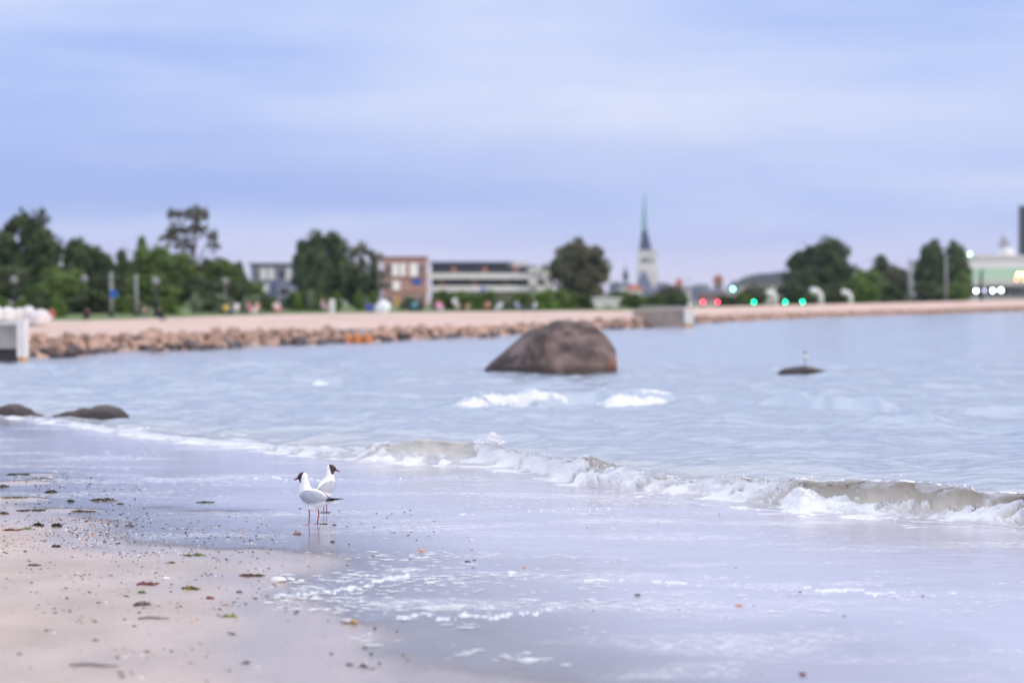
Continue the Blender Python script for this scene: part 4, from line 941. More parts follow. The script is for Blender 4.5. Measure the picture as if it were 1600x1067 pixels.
# concrete slip with three orange fenders
D = float(D0(550)); k_ = D / F; t = empty('boat_slip', PX(550, D, 0), 0, 'sloping concrete slip running down to the water on the far shore', 'slip')
X = lambda x: (x - 550) * k_
MB().add([(X(536), .1, -.3), (X(584), .1, -.3), (X(570), 2.9, ZY(515, D)), (X(505), 2.9, ZY(515, D)), (X(536), .3, -.6), (X(584), .3, -.6), (X(570), 3.3, ZY(515, D) - .3), (X(505), 3.3, ZY(515, D) - .3)], [(0, 1, 2, 3), (7, 6, 5, 4), (0, 4, 5, 1), (1, 5, 6, 2), (2, 6, 7, 3), (3, 7, 4, 0)]).build('ramp', M['concrete_dark'], t)
MB().tube([(X(535), .05, -.1), (X(505), 2.85, ZY(514, D))], .05, 6).build('edge_rail', M['offwhite'], t)
MB().tube([(X(556), .2, .0), (X(527), 2.85, ZY(514, D) + .03)], .04, 6).build('edge_rail', M['offwhite'], t)
for lb, x in [('orange fender at the foot of the slip, left', 542, ), ('orange fender at the foot of the slip, middle', 558), ('orange fender at the foot of the slip, right', 574)]:
    o = MB().lathe([(.05, -.12), (.16, -.05), (.19, .1), (.18, .28), (.10, .36), (.04, .40), (.03, .46)], 12).build('orange_fender', M['orange'], None, True)
    tag(o, lb, 'fender', 'orange fenders at the slip'); o.location = PX(x, D - .35, -.02)

# ------------------------------------------------------------------ beach parasol, windbreak, post and people on the strip
D = 172.0
t = empty('parasol', PX(598, D, land_z(598, D)), 0, 'tilted white beach parasol in front of the brick building', 'parasol')
h = ZY(488, D) - land_z(598, D); mb = MB(); n_ = 16; rc = .62
ax = Vector((-.35, -.85, .45)).normalized(); c0 = Vector((0, 0, ZY(481, D) - land_z(598, D))); u_ = ax.cross(Vector((0, 0, 1))).normalized(); v_ = ax.cross(u_)
rings = []
for q, (r_, hh) in enumerate([(rc, 0), (rc * .8, .12), (rc * .5, .21), (rc * .2, .26), (.01, .28)]): rings += [c0 + ax * hh + (u_ * math.cos(i * 6.2832 / n_) + v_ * math.sin(i * 6.2832 / n_)) * r_ * (1 if i % 2 else .96) for i in range(n_)]
mb.add(rings, [(q * n_ + i, q * n_ + (i + 1) % n_, (q + 1) * n_ + (i + 1) % n_, (q + 1) * n_ + i) for q in range(4) for i in range(n_)]); mb.build('canopy', M['cloth_w'], t)
MB().tube([c0 + ax * .26, c0 - ax * .3, (0.1, .6, 0)], .02, 6).build('pole', M['steel'], t)
for i in range(0, n_, 2): MB().tube([c0 + ax * .25, c0 + (u_ * math.cos(i * 6.2832 / n_) + v_ * math.sin(i * 6.2832 / n_)) * rc * .95], .008, 4).build('rib', M['steel'], t)
D = 176; t = empty('windbreak', PX(584, D, land_z(584, D)), 0, 'blue canvas windbreak left of the white parasol', 'windbreak')
for i in range(3): MB().box(-.55 + .37 * i + .004, -.19 + .37 * i, .05 * i, .05 * i + .02, .05, .62).build('panel', M['slate'] if i else M['blue'], t); MB().tube([(-.56 + .37 * i, 0, 0), (-.56 + .37 * i, 0, .72)], .015, 5).build('stake', M['ochre'], t)
D = 168; t = empty('information_post', PX(519, D, land_z(519, D)), 0, 'white rounded information post left of the parasol', 'post')
MB().box(-.20, .20, -.08, .08, 0, .85).build('panel', M['white'], t); MB().tube([(-.2, 0, .855), (.2, 0, .855)], .085, 10).build('cap', M['white'], t)

SK = mat('skin', (.55, .33, .25), .6, .05)
def person_mesh(pose):
    if pose == 'stand': J = [('pel', (0, 0, .93), .13), ('sp', (0, 0, 1.12), .125), ('ch', (0, 0, 1.34), .15), ('nk', (0, 0, 1.50), .055), ('hd', (.01, 0, 1.60), .09), ('tp', (.01, 0, 1.70), .075),
        ('ls', (0, .18, 1.40), .06), ('le', (.0, .25, 1.14), .045), ('lh', (.05, .27, .88), .035), ('rs', (0, -.18, 1.40), .06), ('re', (.03, -.25, 1.14), .045), ('rh', (.12, -.24, .90), .035),
        ('lk', (.10, .10, .50), .065), ('la', (-.02, .11, .09), .045), ('lf', (.12, .12, .04), .04), ('rk', (-.02, -.10, .50), .065), ('ra', (-.16, -.11, .10), .045), ('rf', (-.03, -.12, .04), .04)]
    else: J = [('pel', (0, 0, .14), .15), ('sp', (.02, 0, .36), .135), ('ch', (.06, 0, .58), .15), ('nk', (.09, 0, .72), .055), ('hd', (.11, 0, .82), .09), ('tp', (.11, 0, .92), .075),
        ('ls', (.06, .18, .63), .06), ('le', (.22, .24, .42), .045), ('lh', (.42, .16, .44), .035), ('rs', (.06, -.18, .63), .06), ('re', (.2, -.25, .42), .045), ('rh', (.42, -.14, .42), .035),
        ('lk', (.42, .13, .42), .068), ('la', (.58, .13, .07), .045), ('lf', (.72, .14, .05), .04), ('rk', (.44, -.12, .38), .068), ('ra', (.62, -.12, .07), .045), ('rf', (.76, -.13, .05), .04)]
    id_ = {j[0]: i for i, j in enumerate(J)}
    E = [('pel', 'sp'), ('sp', 'ch'), ('ch', 'nk'), ('nk', 'hd'), ('hd', 'tp'), ('ch', 'ls'), ('ls', 'le'), ('le', 'lh'), ('ch', 'rs'), ('rs', 're'), ('re', 'rh'), ('pel', 'lk'), ('lk', 'la'), ('la', 'lf'), ('pel', 'rk'), ('rk', 'ra'), ('ra', 'rf')]
    me = bpy.data.meshes.new('person'); me.from_pydata([j[1] for j in J], [(id_[a], id_[b]) for a, b in E], [])
    o = bpy.data.objects.new('tmp', me); C.objects.link(o)
    md = o.modifiers.new('s', 'SKIN'); sv = me.skin_vertices[0].data
    for i, j in enumerate(J): sv[i].radius = (j[2], j[2])
    sv[0].use_root = True
    o.modifiers.new('ss', 'SUBSURF').levels = 2
    dg = bpy.context.evaluated_depsgraph_get(); dg.update()
    r = bpy.data.meshes.new_from_object(o.evaluated_get(dg)); bpy.data.objects.remove(o)
    zs_ = [1.47, .96, 1.64] if pose == 'stand' else [.70, .20, .87]
    mi = []
    for p in r.polygons:
        z = p.center.z; x = p.center.x; ay = abs(p.center.y)
        if z > zs_[2] or (z > zs_[0] + .06 and x < (-.02 if pose == 'stand' else .07)): m_ = 3
        elif z > zs_[0]: m_ = 0
        elif pose == 'stand': m_ = 0 if (ay > .2 and z < 1.1 and z > .8) else (1 if z > zs_[1] else (2 if z > .1 else 3))
        else: m_ = 0 if (ay > .13 and x > .3 and .38 < z < .48 and ay > .16) else (1 if x < .24 and z > zs_[1] else (3 if x > .6 and z < .1 else 2))
        mi.append(m_)
    r.materials.clear()
    for _ in range(4): r.materials.append(SK)
    r.polygons.foreach_set('material_index', mi); smooth(r); return r
PM = {'stand': person_mesh('stand'), 'sit': person_mesh('sit')}
def person(label, x, D, pose, topc, legc, hair, rz, s=1.0):
    me = PM[pose].copy()
    for i, c_ in ((1, topc), (2, legc), (3, hair)): me.materials[i] = mat('cloth', c_, .9, .1)
    o = tag(link('person', me, None, PX(x, D, land_z(x, D) - .01), (0, 0, rz), (s, s, s)), label, 'person', 'people on the far shore'); return o
pk, wh, dk_, bl, rd, yl = (.75, .30, .36), (.75, .75, .78), (.03, .03, .04), (.08, .16, .36), (.55, .08, .06), (.7, .5, .12)
person('person in pale top sitting right of the grey green bush', 371, 150, 'sit', wh, bl, dk_, 2.6)
person('person in pink sitting near the grey green bushes', 387, 150, 'sit', pk, wh, (.2, .1, .05), .5)
person('person in peach top sitting before the slate building', 404, 155, 'sit', (.8, .5, .42), wh, dk_, 3.6)
person('person in light clothes sitting left of the slate building door', 432, 160, 'sit', (.75, .6, .55), pk, dk_, 5)
person('person in pale pink leaning forward left of the white post', 502, 168, 'sit', (.70, .50, .55), (.5, .4, .45), dk_, .2, 1.2)
person('person in turquoise sitting under the brick building', 649, 180, 'sit', (.12, .42, .55), bl, dk_, 2)
person('person in black sitting right of the one in turquoise', 661, 180, 'sit', dk_, dk_, dk_, 4.2)
person('person in pink sitting right of the brick building', 685, 172, 'sit', (.80, .32, .58), (.6, .5, .55), (.12, .06, .03), 5.2)
person('person in cream top sitting below the bright bushes', 713, 185, 'sit', (.7, .62, .55), dk_, dk_, 1)
person('person in reddish top sitting below the terraced building', 763, 188, 'sit', (.6, .25, .2), (.5, .3, .25), dk_, 2.2)
person('person in white sitting below the right end of the terrace', 783, 190, 'sit', wh, wh, dk_, 4)
person('person in pale blue sitting left of the olive tree trunk', 806, 190, 'sit', (.5, .55, .7), bl, dk_, .4)
person('person in white sitting at the right end of the terrace', 838, 195, 'sit', wh, bl, (.2, .12, .06), 3)
person('person in dark clothes crouching right of the bushes by the lantern post', 247, 118, 'sit', dk_, dk_, dk_, 1.2, .8)
person('person in red sitting right of the white sacks', 82, 120, 'sit', rd, wh, dk_, 4.4, .8)
person('person in dark clothes lying low left of the blue sign post', 137, 124, 'sit', (.05, .02, .03), dk_, dk_, 2, .75)
person('person in yellow top sitting beside the pale bush', 353, 152, 'sit', yl, bl, dk_, 1.7, .9)
def board(label, x, y, D, r, m):
    zb = land_z(x, D); h = ZY(y, D) - zb; t = empty('round_marker', PX(x, D, zb), 0, label, 'marker', 'round markers on posts')
    MB().tube([(0, .03, 0), (0, .03, h)], .03, 6).build('post', M['steel'], t); MB().tube([(0, 0, h), (0, -.03, h)], r, 16).build('disc', m, t)
board('pale lilac round marker before the bushes', 711, 470, 200, .26, M['cloth_w']); board('pinkish round marker before the bright bush', 731, 479, 200, .24, M['brickpale']); board('small pale round marker left by the bushes', 226, 484, 130, .12, M['brickpale']); board('blue round marker in front of the terrace bushes', 755, 452, 300, .30, M['blue']); board('white round marker at the terrace corner', 835, 462, 240, .25, M['offwhite'])

# ================================================================== ROCKS IN THE WATER
def rock_material(name, c1, c2, orange=False):
    m = bpy.data.materials.new(name); m.use_nodes = True
    t = m.node_tree; p = t.nodes['Principled BSDF']; L = t.links.new; N = t.nodes.new
    tcn = N('ShaderNodeTexCoord'); n = N('ShaderNodeTexNoise'); n.inputs['Scale'].default_value = 2.6; n.inputs['Detail'].default_value = 9; n.inputs['Roughness'].default_value = .65
    L(tcn.outputs['Object'], n.inputs['Vector'])
    r = N('ShaderNodeValToRGB'); r.color_ramp.elements[0].position = .35; r.color_ramp.elements[1].position = .66
    r.color_ramp.elements[0].color = (*c1, 1); r.color_ramp.elements[1].color = (*c2, 1); nb = N('ShaderNodeTexNoise'); nb.inputs['Scale'].default_value = 1.1; nb.inputs['Detail'].default_value = 5; L(tcn.outputs['Object'], nb.inputs['Vector'])
    av = N('ShaderNodeMath'); av.operation = 'MULTIPLY_ADD'; L(nb.outputs[0], av.inputs[0]); av.inputs[1].default_value = .9; sb = N('ShaderNodeMath'); sb.operation = 'SUBTRACT'; L(n.outputs[0], sb.inputs[0]); sb.inputs[1].default_value = .45; L(sb.outputs[0], av.inputs[2]); L(av.outputs[0], r.inputs[0])
    at = N('ShaderNodeAttribute'); at.attribute_name = 'orange_patch'
    mx_ = N('ShaderNodeMix'); mx_.data_type = 'RGBA'; L(at.outputs['Fac'], mx_.inputs[0]); L(r.outputs[0], mx_.inputs[6]); mx_.inputs[7].default_value = (.40, .17, .08, 1)  # orange patch; on the boulder it paints warm sunlight into the colour
    at2 = N('ShaderNodeAttribute'); at2.attribute_name = 'tide'
    mx2_ = N('ShaderNodeMix'); mx2_.data_type = 'RGBA'; L(at2.outputs['Fac'], mx2_.inputs[0]); L(mx_.outputs[2], mx2_.inputs[6]); mx2_.inputs[7].default_value = (.035, .028, .026, 1)
    L(mx2_.outputs[2], p.inputs['Base Color']); p.inputs['Roughness'].default_value = .75
    b = N('ShaderNodeBump'); b.inputs['Strength'].default_value = .7; b.inputs['Distance'].default_value = .04
    n2 = N('ShaderNodeTexNoise'); n2.inputs['Scale'].default_value = 11; n2.inputs['Detail'].default_value = 8; L(tcn.outputs['Object'], n2.inputs['Vector']); L(n2.outputs[0], b.inputs['Height']); L(b.outputs[0], p.inputs['Normal'])
    return m
RB = rock_material('boulder_granite', (.052, .034, .029), (.22, .155, .135)); RD = rock_material('wet_boulder', (.05, .042, .042), (.13, .105, .10))
def rock(name, label, outline, ybase, m, depth, seed, rough=.05, orange_patch=None, group=None, D=None):
    """outline: photo pixels of the skyline, left to right; depth: half thickness in metres"""
    D = D or DY(ybase); k = D / F; xc = (outline[0][0] + outline[-1][0]) / 2
    xs_ = [(x - xc) * k for x, y in outline]; zs_ = [max(.01, ZY(y, D)) for x, y in outline]
    nu, nv = 110, 48; w0, w1 = xs_[0], xs_[-1]
    uu = (1 - np.cos(np.linspace(0, math.pi, nu))) / 2; xx = w0 + (w1 - w0) * uu
    hh = np.interp(xx, xs_, zs_); ed = np.sqrt(np.clip(1 - (2 * uu - 1) ** 2, 0, 1)) ** .75
    hh = hh * np.clip(ed * 3.2, .02, 1); dd = depth * np.clip(ed, .03, 1)
    ph = np.linspace(-.25, math.pi + .25, nv)
    Xs = xx[None, :] + 0 * ph[:, None]
    cz = np.sin(ph)[:, None]; cy = np.cos(ph)[:, None]
    Zs = np.sign(cz) * np.abs(cz) ** .8 * hh[None, :]; Ys = -np.sign(cy) * np.abs(cy) ** .7 * dd[None, :]
    nn = fbm(Xs * 1.6 + 5, (Ys + Zs * 1.7) * 1.6, 5, seed) - .5; n2 = np.abs(fbm(Xs * 1.1 + Zs * .8, Ys * .8 - Zs * .9, 3, seed + 3) - .5)
    sc_ = rough * 2
    Ys = Ys * (1 + nn * sc_ * 3) ; Zs = Zs * (1 + (nn * sc_ - n2 * rough * 1.5)); Xs = Xs + nn * sc_ * .8
    Zs = np.where(cz < 0, Zs - .25, Zs)
    me = grid_mesh(name, np.stack([Xs, Ys, Zs], -1), m)
    li = np.zeros_like(Xs)
    if orange_patch: lx, lz, lr = orange_patch; li = sst(1.0, .5, np.sqrt(((Xs - lx) / lr[0]) ** 2 + ((Zs - lz) / lr[1]) ** 2) + (nn) * 1.2)
    attr(me, 'orange_patch', li * .6); attr(me, 'tide', sst(.22, .06, Zs + nn * .2) * .8)
    return tag(link(name, me, None, PX(xc, D, 0)), label, 'rock', group)
rock('boulder', 'large brown boulder standing in the shallow sea', [(754, 590), (760, 572), (772, 562), (788, 548), (804, 534), (820, 520), (838, 509), (856, 502), (876, 498), (898, 498), (916, 500), (932, 508), (944, 520), (954, 534), (960, 546), (963, 560), (963, 585)], 583, RB, .95, 501, .09, (1.36, .20, (.17, .26)))  # low sun on the lower right side painted as an orange patch
rock('rock', 'low dark rock at the left edge of the water', [(-30, 652), (-12, 640), (0, 634), (12, 631), (26, 631), (38, 635), (50, 638), (58, 645), (72, 652)], 650, RD, .28, 503, .17, None, 'low dark rocks awash')
rock('rock', 'long flat dark rock washed by foam on the left', [(84, 653), (96, 646), (108, 642), (118, 642), (128, 637), (140, 638), (150, 633), (166, 632), (178, 634), (186, 636), (192, 641), (199, 652)], 650, RD, .32, 505, .17, (-.14, .05, (.07, .06)), 'low dark rocks awash')
rock('rock', 'small low rock far out with a gull on top', [(1217, 583), (1225, 576), (1240, 573), (1256, 571), (1270, 574), (1285, 578), (1298, 583)], 583, RD, .4, 507, .08, None, 'low dark rocks awash')
rock('rock', 'small dark stone under the breaker near the right edge', [(1545, 818), (1555, 812), (1568, 810), (1580, 812), (1590, 818)], 816, RD, .06, 509, .08, None, 'dark stones under the breaker', DY(819))
rock('rock', 'small dark stone left of the stone under the breaker', [(1496, 813), (1502, 808), (1510, 807), (1518, 813)], 812, RD, .04, 511, .08, None, 'dark stones under the breaker', DY(816))

# ================================================================== GULLS
def vcol_mat(name, rough=.75):
    m = bpy.data.materials.new(name); m.use_nodes = True
    t = m.node_tree; p = t.nodes['Principled BSDF']; L = t.links.new
    a = t.nodes.new('ShaderNodeAttribute'); a.attribute_name = 'hood'
    n = t.nodes.new('ShaderNodeTexNoise'); n.inputs['Scale'].default_value = 90; tcn = t.nodes.new('ShaderNodeTexCoord'); L(tcn.outputs['Object'], n.inputs['Vector'])
    r = t.nodes.new('ShaderNodeValToRGB'); r.color_ramp.elements[0].color = (.80, .79, .78, 1); r.color_ramp.elements[1].color = (.90, .89, .89, 1); L(n.outputs[0], r.inputs[0])
    x = t.nodes.new('ShaderNodeMix'); x.data_type = 'RGBA'; L(a.outputs['Fac'], x.inputs[0]); L(r.outputs[0], x.inputs[6]); x.inputs[7].default_value = (.040, .022, .018, 1)
    L(x.outputs[2], p.inputs['Base Color']); p.inputs['Roughness'].default_value = rough
    b = t.nodes.new('ShaderNodeBump'); b.inputs['Strength'].default_value = .25; b.inputs['Distance'].default_value = .004
    n2 = t.nodes.new('ShaderNodeTexNoise'); n2.inputs['Scale'].default_value = 60; n2.inputs['Detail'].default_value = 4; L(tcn.outputs['Object'], n2.inputs['Vector']); L(n2.outputs[0], b.inputs['Height']); L(b.outputs[0], p.inputs['Normal'])
    return m
GW = vcol_mat('white_plumage')
GG = mat('grey_wing_feathers', (.40, .415, .48), .75, .16, 45, .3, 80)
GB = mat('black_flight_feathers', (.012, .012, .016), .6, .2, 30)
GR = mat('dark_red_bill', (.20, .025, .025), .45, .15, 40)
GL = mat('red_leg', (.30, .02, .025), .5, .15, 40)
GE = mat('black_eye', (.01, .01, .01), .1, 0)
def catmull(P, n):
    P = np.array(P, float); out_ = []
    P = np.vstack([2 * P[0] - P[1], P, 2 * P[-1] - P[-2]])
    for i in range(1, len(P) - 2):
        for k in range(n):
            t = k / n; a, b_, c_, d = P[i - 1], P[i], P[i + 1], P[i + 2]
            out_.append(.5 * ((2 * b_) + (-a + c_) * t + (2 * a - 5 * b_ + 4 * c_ - d) * t * t + (-a + 3 * b_ - 3 * c_ + d) * t ** 3))
    out_.append(P[-2]); return np.array(out_)
S_ = 1904.0; CX = .906
def gx(zx): return (402 - zx) / S_ / CX
def gz(zy): return (905 - zy) / S_
def gull(label, loc, rz, head_yaw=0.0, scale=1.0, group='black headed gulls'):
    t = empty('gull', loc, rz, label, 'bird', group); t.scale = (scale,) * 3
    # trunk, neck: rings along the spine  (x, z, half height, half width)
    st = [(706, 600, 5, 24), (660, 598, 12, 34), (610, 592, 30, 46), (555, 583, 72, 66), (480, 572, 118, 90), (410, 558, 134, 102), (350, 530, 122, 100), (308, 480, 98, 88), (290, 420, 76, 70), (285, 368, 63, 57), (280, 325, 55, 50), (274, 290, 50, 47)]
    st = catmull(st, 5); n = 20; V = []; Fc = []
    for i, (zx, zy, hh, hw) in enumerate(st):
        a = st[max(0, i - 1)]; b_ = st[min(len(st) - 1, i + 1)]
        tx, tz = gx(b_[0]) - gx(a[0]), gz(b_[1]) - gz(a[1]); l = math.hypot(tx, tz); nx, nz_ = -tz / l, tx / l
        for k in range(n):
            th = k * 2 * math.pi / n
            V.append((gx(zx) + nx * math.cos(th) * hh / S_, math.sin(th) * hw / S_, gz(zy) + nz_ * math.cos(th) * hh / S_))
    for i in range(len(st) - 1):
        for k in range(n): Fc.append((i * n + k, i * n + (k + 1) % n, (i + 1) * n + (k + 1) % n, (i + 1) * n + k))
    Fc += [tuple(range(n - 1, -1, -1)), tuple(range((len(st) - 1) * n, len(st) * n))]
    mb = MB().add(V, Fc)
    hc = Vector((gx(266), 0, gz(281)))
    Rm = Matrix.Rotation(head_yaw, 3, 'Z')
    hp = lambda x, y, z: hc + Rm @ Vector((x, y, z))
    hb = MB()
    hb.ball((0, 0, 0), .0325, 16, 10, (1.08, .90, .98)); hb.ball((.018, 0, -.004), .0235, 14, 8, (1.1, .85, .95)); hb.ball((-.004, 0, -.024), .031, 14, 8, (1, .95, 1))
    hb.v = [tuple(hp(*v)) for v in hb.v]; mb.add(hb.v, hb.f)
    # thigh feathers where the legs come out
    for y in (.026, -.026): mb.ball((gx(400 if y > 0 else 440), y * .8, gz(672)), .024, 10, 6, (1.4, .8, 1.0))
    me = mb.mesh('body', GW, True); o = bpy.data.objects.new('tmp', me); C.objects.link(o)
    md = o.modifiers.new('r', 'REMESH'); md.mode = 'VOXEL'; md.voxel_size = .0034; md.use_smooth_shade = True
    sm = o.modifiers.new('s', 'SMOOTH'); sm.iterations = 4; sm.factor = .5
    dg = bpy.context.evaluated_depsgraph_get(); dg.update()
    r = bpy.data.meshes.new_from_object(o.evaluated_get(dg)); bpy.data.objects.remove(o); smooth(r)
    r.name = 'body'
    if not r.materials: r.materials.append(GW)
    co_ = np.zeros(len(r.vertices) * 3); r.vertices.foreach_get('co', co_); co_ = co_.reshape(-1, 3) - np.array(hc)
    ca, sa = math.cos(-head_yaw), math.sin(-head_yaw); hx = co_[:, 0] * ca - co_[:, 1] * sa; hz_ = co_[:, 2]
    edge = -.005 - .26 * hz_ + (vn(hz_ * 300, co_[:, 1] * 300, 4) - .5) * .003
    hood = sst(-.0012, .0012, hx - edge) * (np.linalg.norm(co_, axis=1) < .055) * (hz_ > -.043)
    attr(r, 'hood', hood); link('body', r, t)
    # bill, eyes
    bl_ = MB().tube([hp(.030, 0, -.010), hp(.044, 0, -.013), hp(.060, 0, -.0185), hp(.072, 0, -.026)], [.0085, .0068, .0052, .0018], 10).build('bill', GR, t, True)
    for s in (1, -1):
        e_ = MB().ball(hp(.0205, s * .0200, .003), .0042, 10, 6).build('eye', GE, t, True)
        MB().tube([hp(.0165, s * .0232, .0065), hp(.0145, s * .0238, .002), hp(.0165, s * .0235, -.003)], [.0005, .0013, .0005], 5).build('eye_ring', M['white'], e_)
    # folded wings: shells lying on the flanks, then the black primaries
    ws = [(258, 520, 50, 80, 84, 104), (285, 515, 84, 96, 66, 126), (330, 525, 112, 104, 52, 130), (390, 545, 130, 108, 44, 124), (455, 560, 124, 101, 36, 116), (520, 566, 96, 84, 30, 108), (575, 570, 62, 62, 28, 100), (620, 570, 36, 44, 32, 96), (660, 566, 18, 26, 40, 92)]
    ws = catmull(ws, 4); nk = 12
    for s in (1, -1):
        V = []; Fc = []
        for lay in (1.055, .93):
            for zx, zy, hh, hw, t0, t1 in ws:
                for k in range(nk):
                    th = rad(t0 + (t1 - t0) * k / (nk - 1)); bulge = 1 + .05 * math.sin(math.pi * k / (nk - 1))
                    V.append((gx(zx), s * math.sin(th) * hw * lay * bulge / S_, gz(zy) + math.cos(th) * hh * lay * bulge / S_))
        m_ = len(ws); off = m_ * nk
        for i in range(m_ - 1):
            for k in range(nk - 1):
                q = (i * nk + k, i * nk + k + 1, (i + 1) * nk + k + 1, (i + 1) * nk + k); Fc += [q, tuple(off + j for j in reversed(q))]
        for i in range(m_ - 1):
            for k in (0, nk - 1): a_, b_ = i * nk + k, (i + 1) * nk + k; Fc.append((a_, b_, off + b_, off + a_))
        for i in (0, m_ - 1):
            for k in range(nk - 1): a_, b_ = i * nk + k, i * nk + k + 1; Fc.append((a_, b_, off + b_, off + a_))
        wg = MB().add(V, Fc).build('wing', GG, t, True)
        # primaries: three overlapping blades
        for j, (x0, y0, x1, y1, wd) in enumerate([(570, 553, 806, 545, 12), (585, 568, 752, 556, 10), (600, 585, 690, 566, 9)]):
            p0 = Vector((gx(x0), s * .026, gz(y0))); p1 = Vector((gx((x0 + x1) / 2), s * .017, gz((y0 + y1) / 2 + 3))); p2 = Vector((gx(x1), -s * .004 * (1 if s > 0 else .2), gz(y1 + (0 if s > 0 else 8))))
            pb = MB(); ring = []
            for f_, wq in ((0, 1), (.25, 1.05), (.5, 1), (.75, .75), (.92, .45), (1, .08)):
                c_ = p0 * (1 - f_) ** 2 + p1 * 2 * f_ * (1 - f_) + p2 * f_ * f_; q = wd / S_ * wq
                ring.append([c_ + Vector((0, s * .006 * wq, -q * .5)), c_ + Vector((0, s * .0015, q * .55)), c_ + Vector((0, -s * .006 * wq, q * .6)), c_ + Vector((0, -s * .002, -q * .4))])
            V2 = [v for r_ in ring for v in r_]; F2 = [(i * 4 + k, i * 4 + (k + 1) % 4, (i + 1) * 4 + (k + 1) % 4, (i + 1) * 4 + k) for i in range(5) for k in range(4)] + [(3, 2, 1, 0), (20, 21, 22, 23)]
            pb.add(V2, F2).build('primary_feather', GB, wg, True)
    # tail feathers
    tf = MB()
    for k in range(-2, 3): tf.tube([(gx(640), k * .006, gz(600)), (gx(690), k * .009, gz(602)), (gx(712), k * .0105, gz(602))], [.006, .006, .003], 6)
    tf.build('tail', GW, t, True)
    # legs with the heel joint bent back, webbed feet with three toes
    for s, xt, xf in ((1, 372, 368), (-1, 446, 432)):
        hip = Vector((gx(xt), s * .026, gz(690))); heel = Vector((gx(xt + 6), s * .026, gz(772))); ank = Vector((gx(xf), s * .024, .010))
        lg = MB().tube([hip, heel * .6 + hip * .4, heel, ank * .5 + heel * .5, ank], [.0062, .0040, .0046, .0034, .0038], 8).build('leg', GL, t, True)
        ft = MB(); a0 = ank + Vector((0, 0, -.004))
        tips = [a0 + Vector((.036, s * .024 * q, -.004)) for q in (-1, 0.05, 1)]
        for tp in tips: ft.tube([a0, a0 * .5 + tp * .5 + Vector((0, 0, .002)), tp], [.0034, .0028, .0016], 6)
        ft.tube([a0, a0 + Vector((-.010, 0, -.002))], [.0026, .001], 5)
        up_ = Vector((0, 0, .0012)); dn = Vector((0, 0, -.0012))
        for q in (0, 1):
            w3 = [a0, tips[q] * .93 + a0 * .07, (tips[q] + tips[q + 1]) * .46 + a0 * .08, tips[q + 1] * .93 + a0 * .07]
            ft.add([p + up_ for p in w3] + [p + dn for p in w3], [(0, 1, 2, 3), (7, 6, 5, 4), (0, 4, 5, 1), (1, 5, 6, 2), (2, 6, 7, 3), (3, 7, 4, 0)])
        ft.build('foot', GL, lg)
    return t
p1 = beach_pt(489, 824); g1 = gull('black headed gull looking left, standing in front on the wet sand', (p1[0], p1[1], max(-.006, p1[2])), rad(155))
p2 = beach_pt(508, 806); g2 = gull('black headed gull behind the first, back turned and head to the right', (p2[0], p2[1], max(-.010, p2[2])), rad(64), rad(-62), .96)
g3 = copy_tree(g1); g3.location = PX(1259, DY(583), .165); g3.rotation_euler = (0, 0, rad(250)); g3.scale = (.85,) * 3
g3['label'] = 'small distant gull perched on the low rock far out'

# ================================================================== STRANDED THINGS ON THE SAND
WD = {'dark': mat('dark_weed', (.018, .016, .012), .5, .4, 30), 'olive': mat('olive_weed', (.075, .070, .022), .5, .4, 30), 'green': mat('green_weed', (.13, .20, .035), .5, .3, 30), 'yellow': mat('yellow_weed', (.34, .30, .06), .6, .3, 30), 'brown': mat('brown_weed', (.14, .065, .035), .6, .4, 30), 'red': mat('red_weed', (.22, .05, .045), .6, .3, 30), 'grey': mat('grey_driftwood', (.24, .22, .22), .9, .2, 30)}
def weed(label, x, y, wpx, hpx, cols, seed):
    p = beach_pt(x, y); k = p[1] / F; wd = wpx * k / 2; h = max(.008, hpx * k * .7); rr = random.Random(seed)
    t = empty('seaweed_clump', (p[0], p[1], max(p[2], -.004)), 0, label, 'seaweed', 'seaweed stranded on the sand')
    for ci, c in enumerate(cols):
        mb = MB()
        for q in range(26 // len(cols) + 4):
            cx = rr.uniform(-1, 1) * wd * .8; cy = rr.gauss(0, .3) * wd; a = rr.gauss(0, .7); ln = wd * rr.uniform(.3, .7); zz = h * rr.random() * (1 - (abs(cx) / wd) ** 2)
            pts = [(cx + math.cos(a) * ln * (f - .5), cy + math.sin(a) * ln * (f - .5), max(.001, zz * math.sin(math.pi * min(1, f + .15)) + rr.uniform(0, .12) * h)) for f in (0, .25, .5, .75, 1)]
            rq = h * rr.uniform(.06, .16) + .001
            mb.tube(pts, [rq * .5, rq, rq * 1.3, rq, rq * .3], 5)
        mb.build('frond', WD[c], t, True)
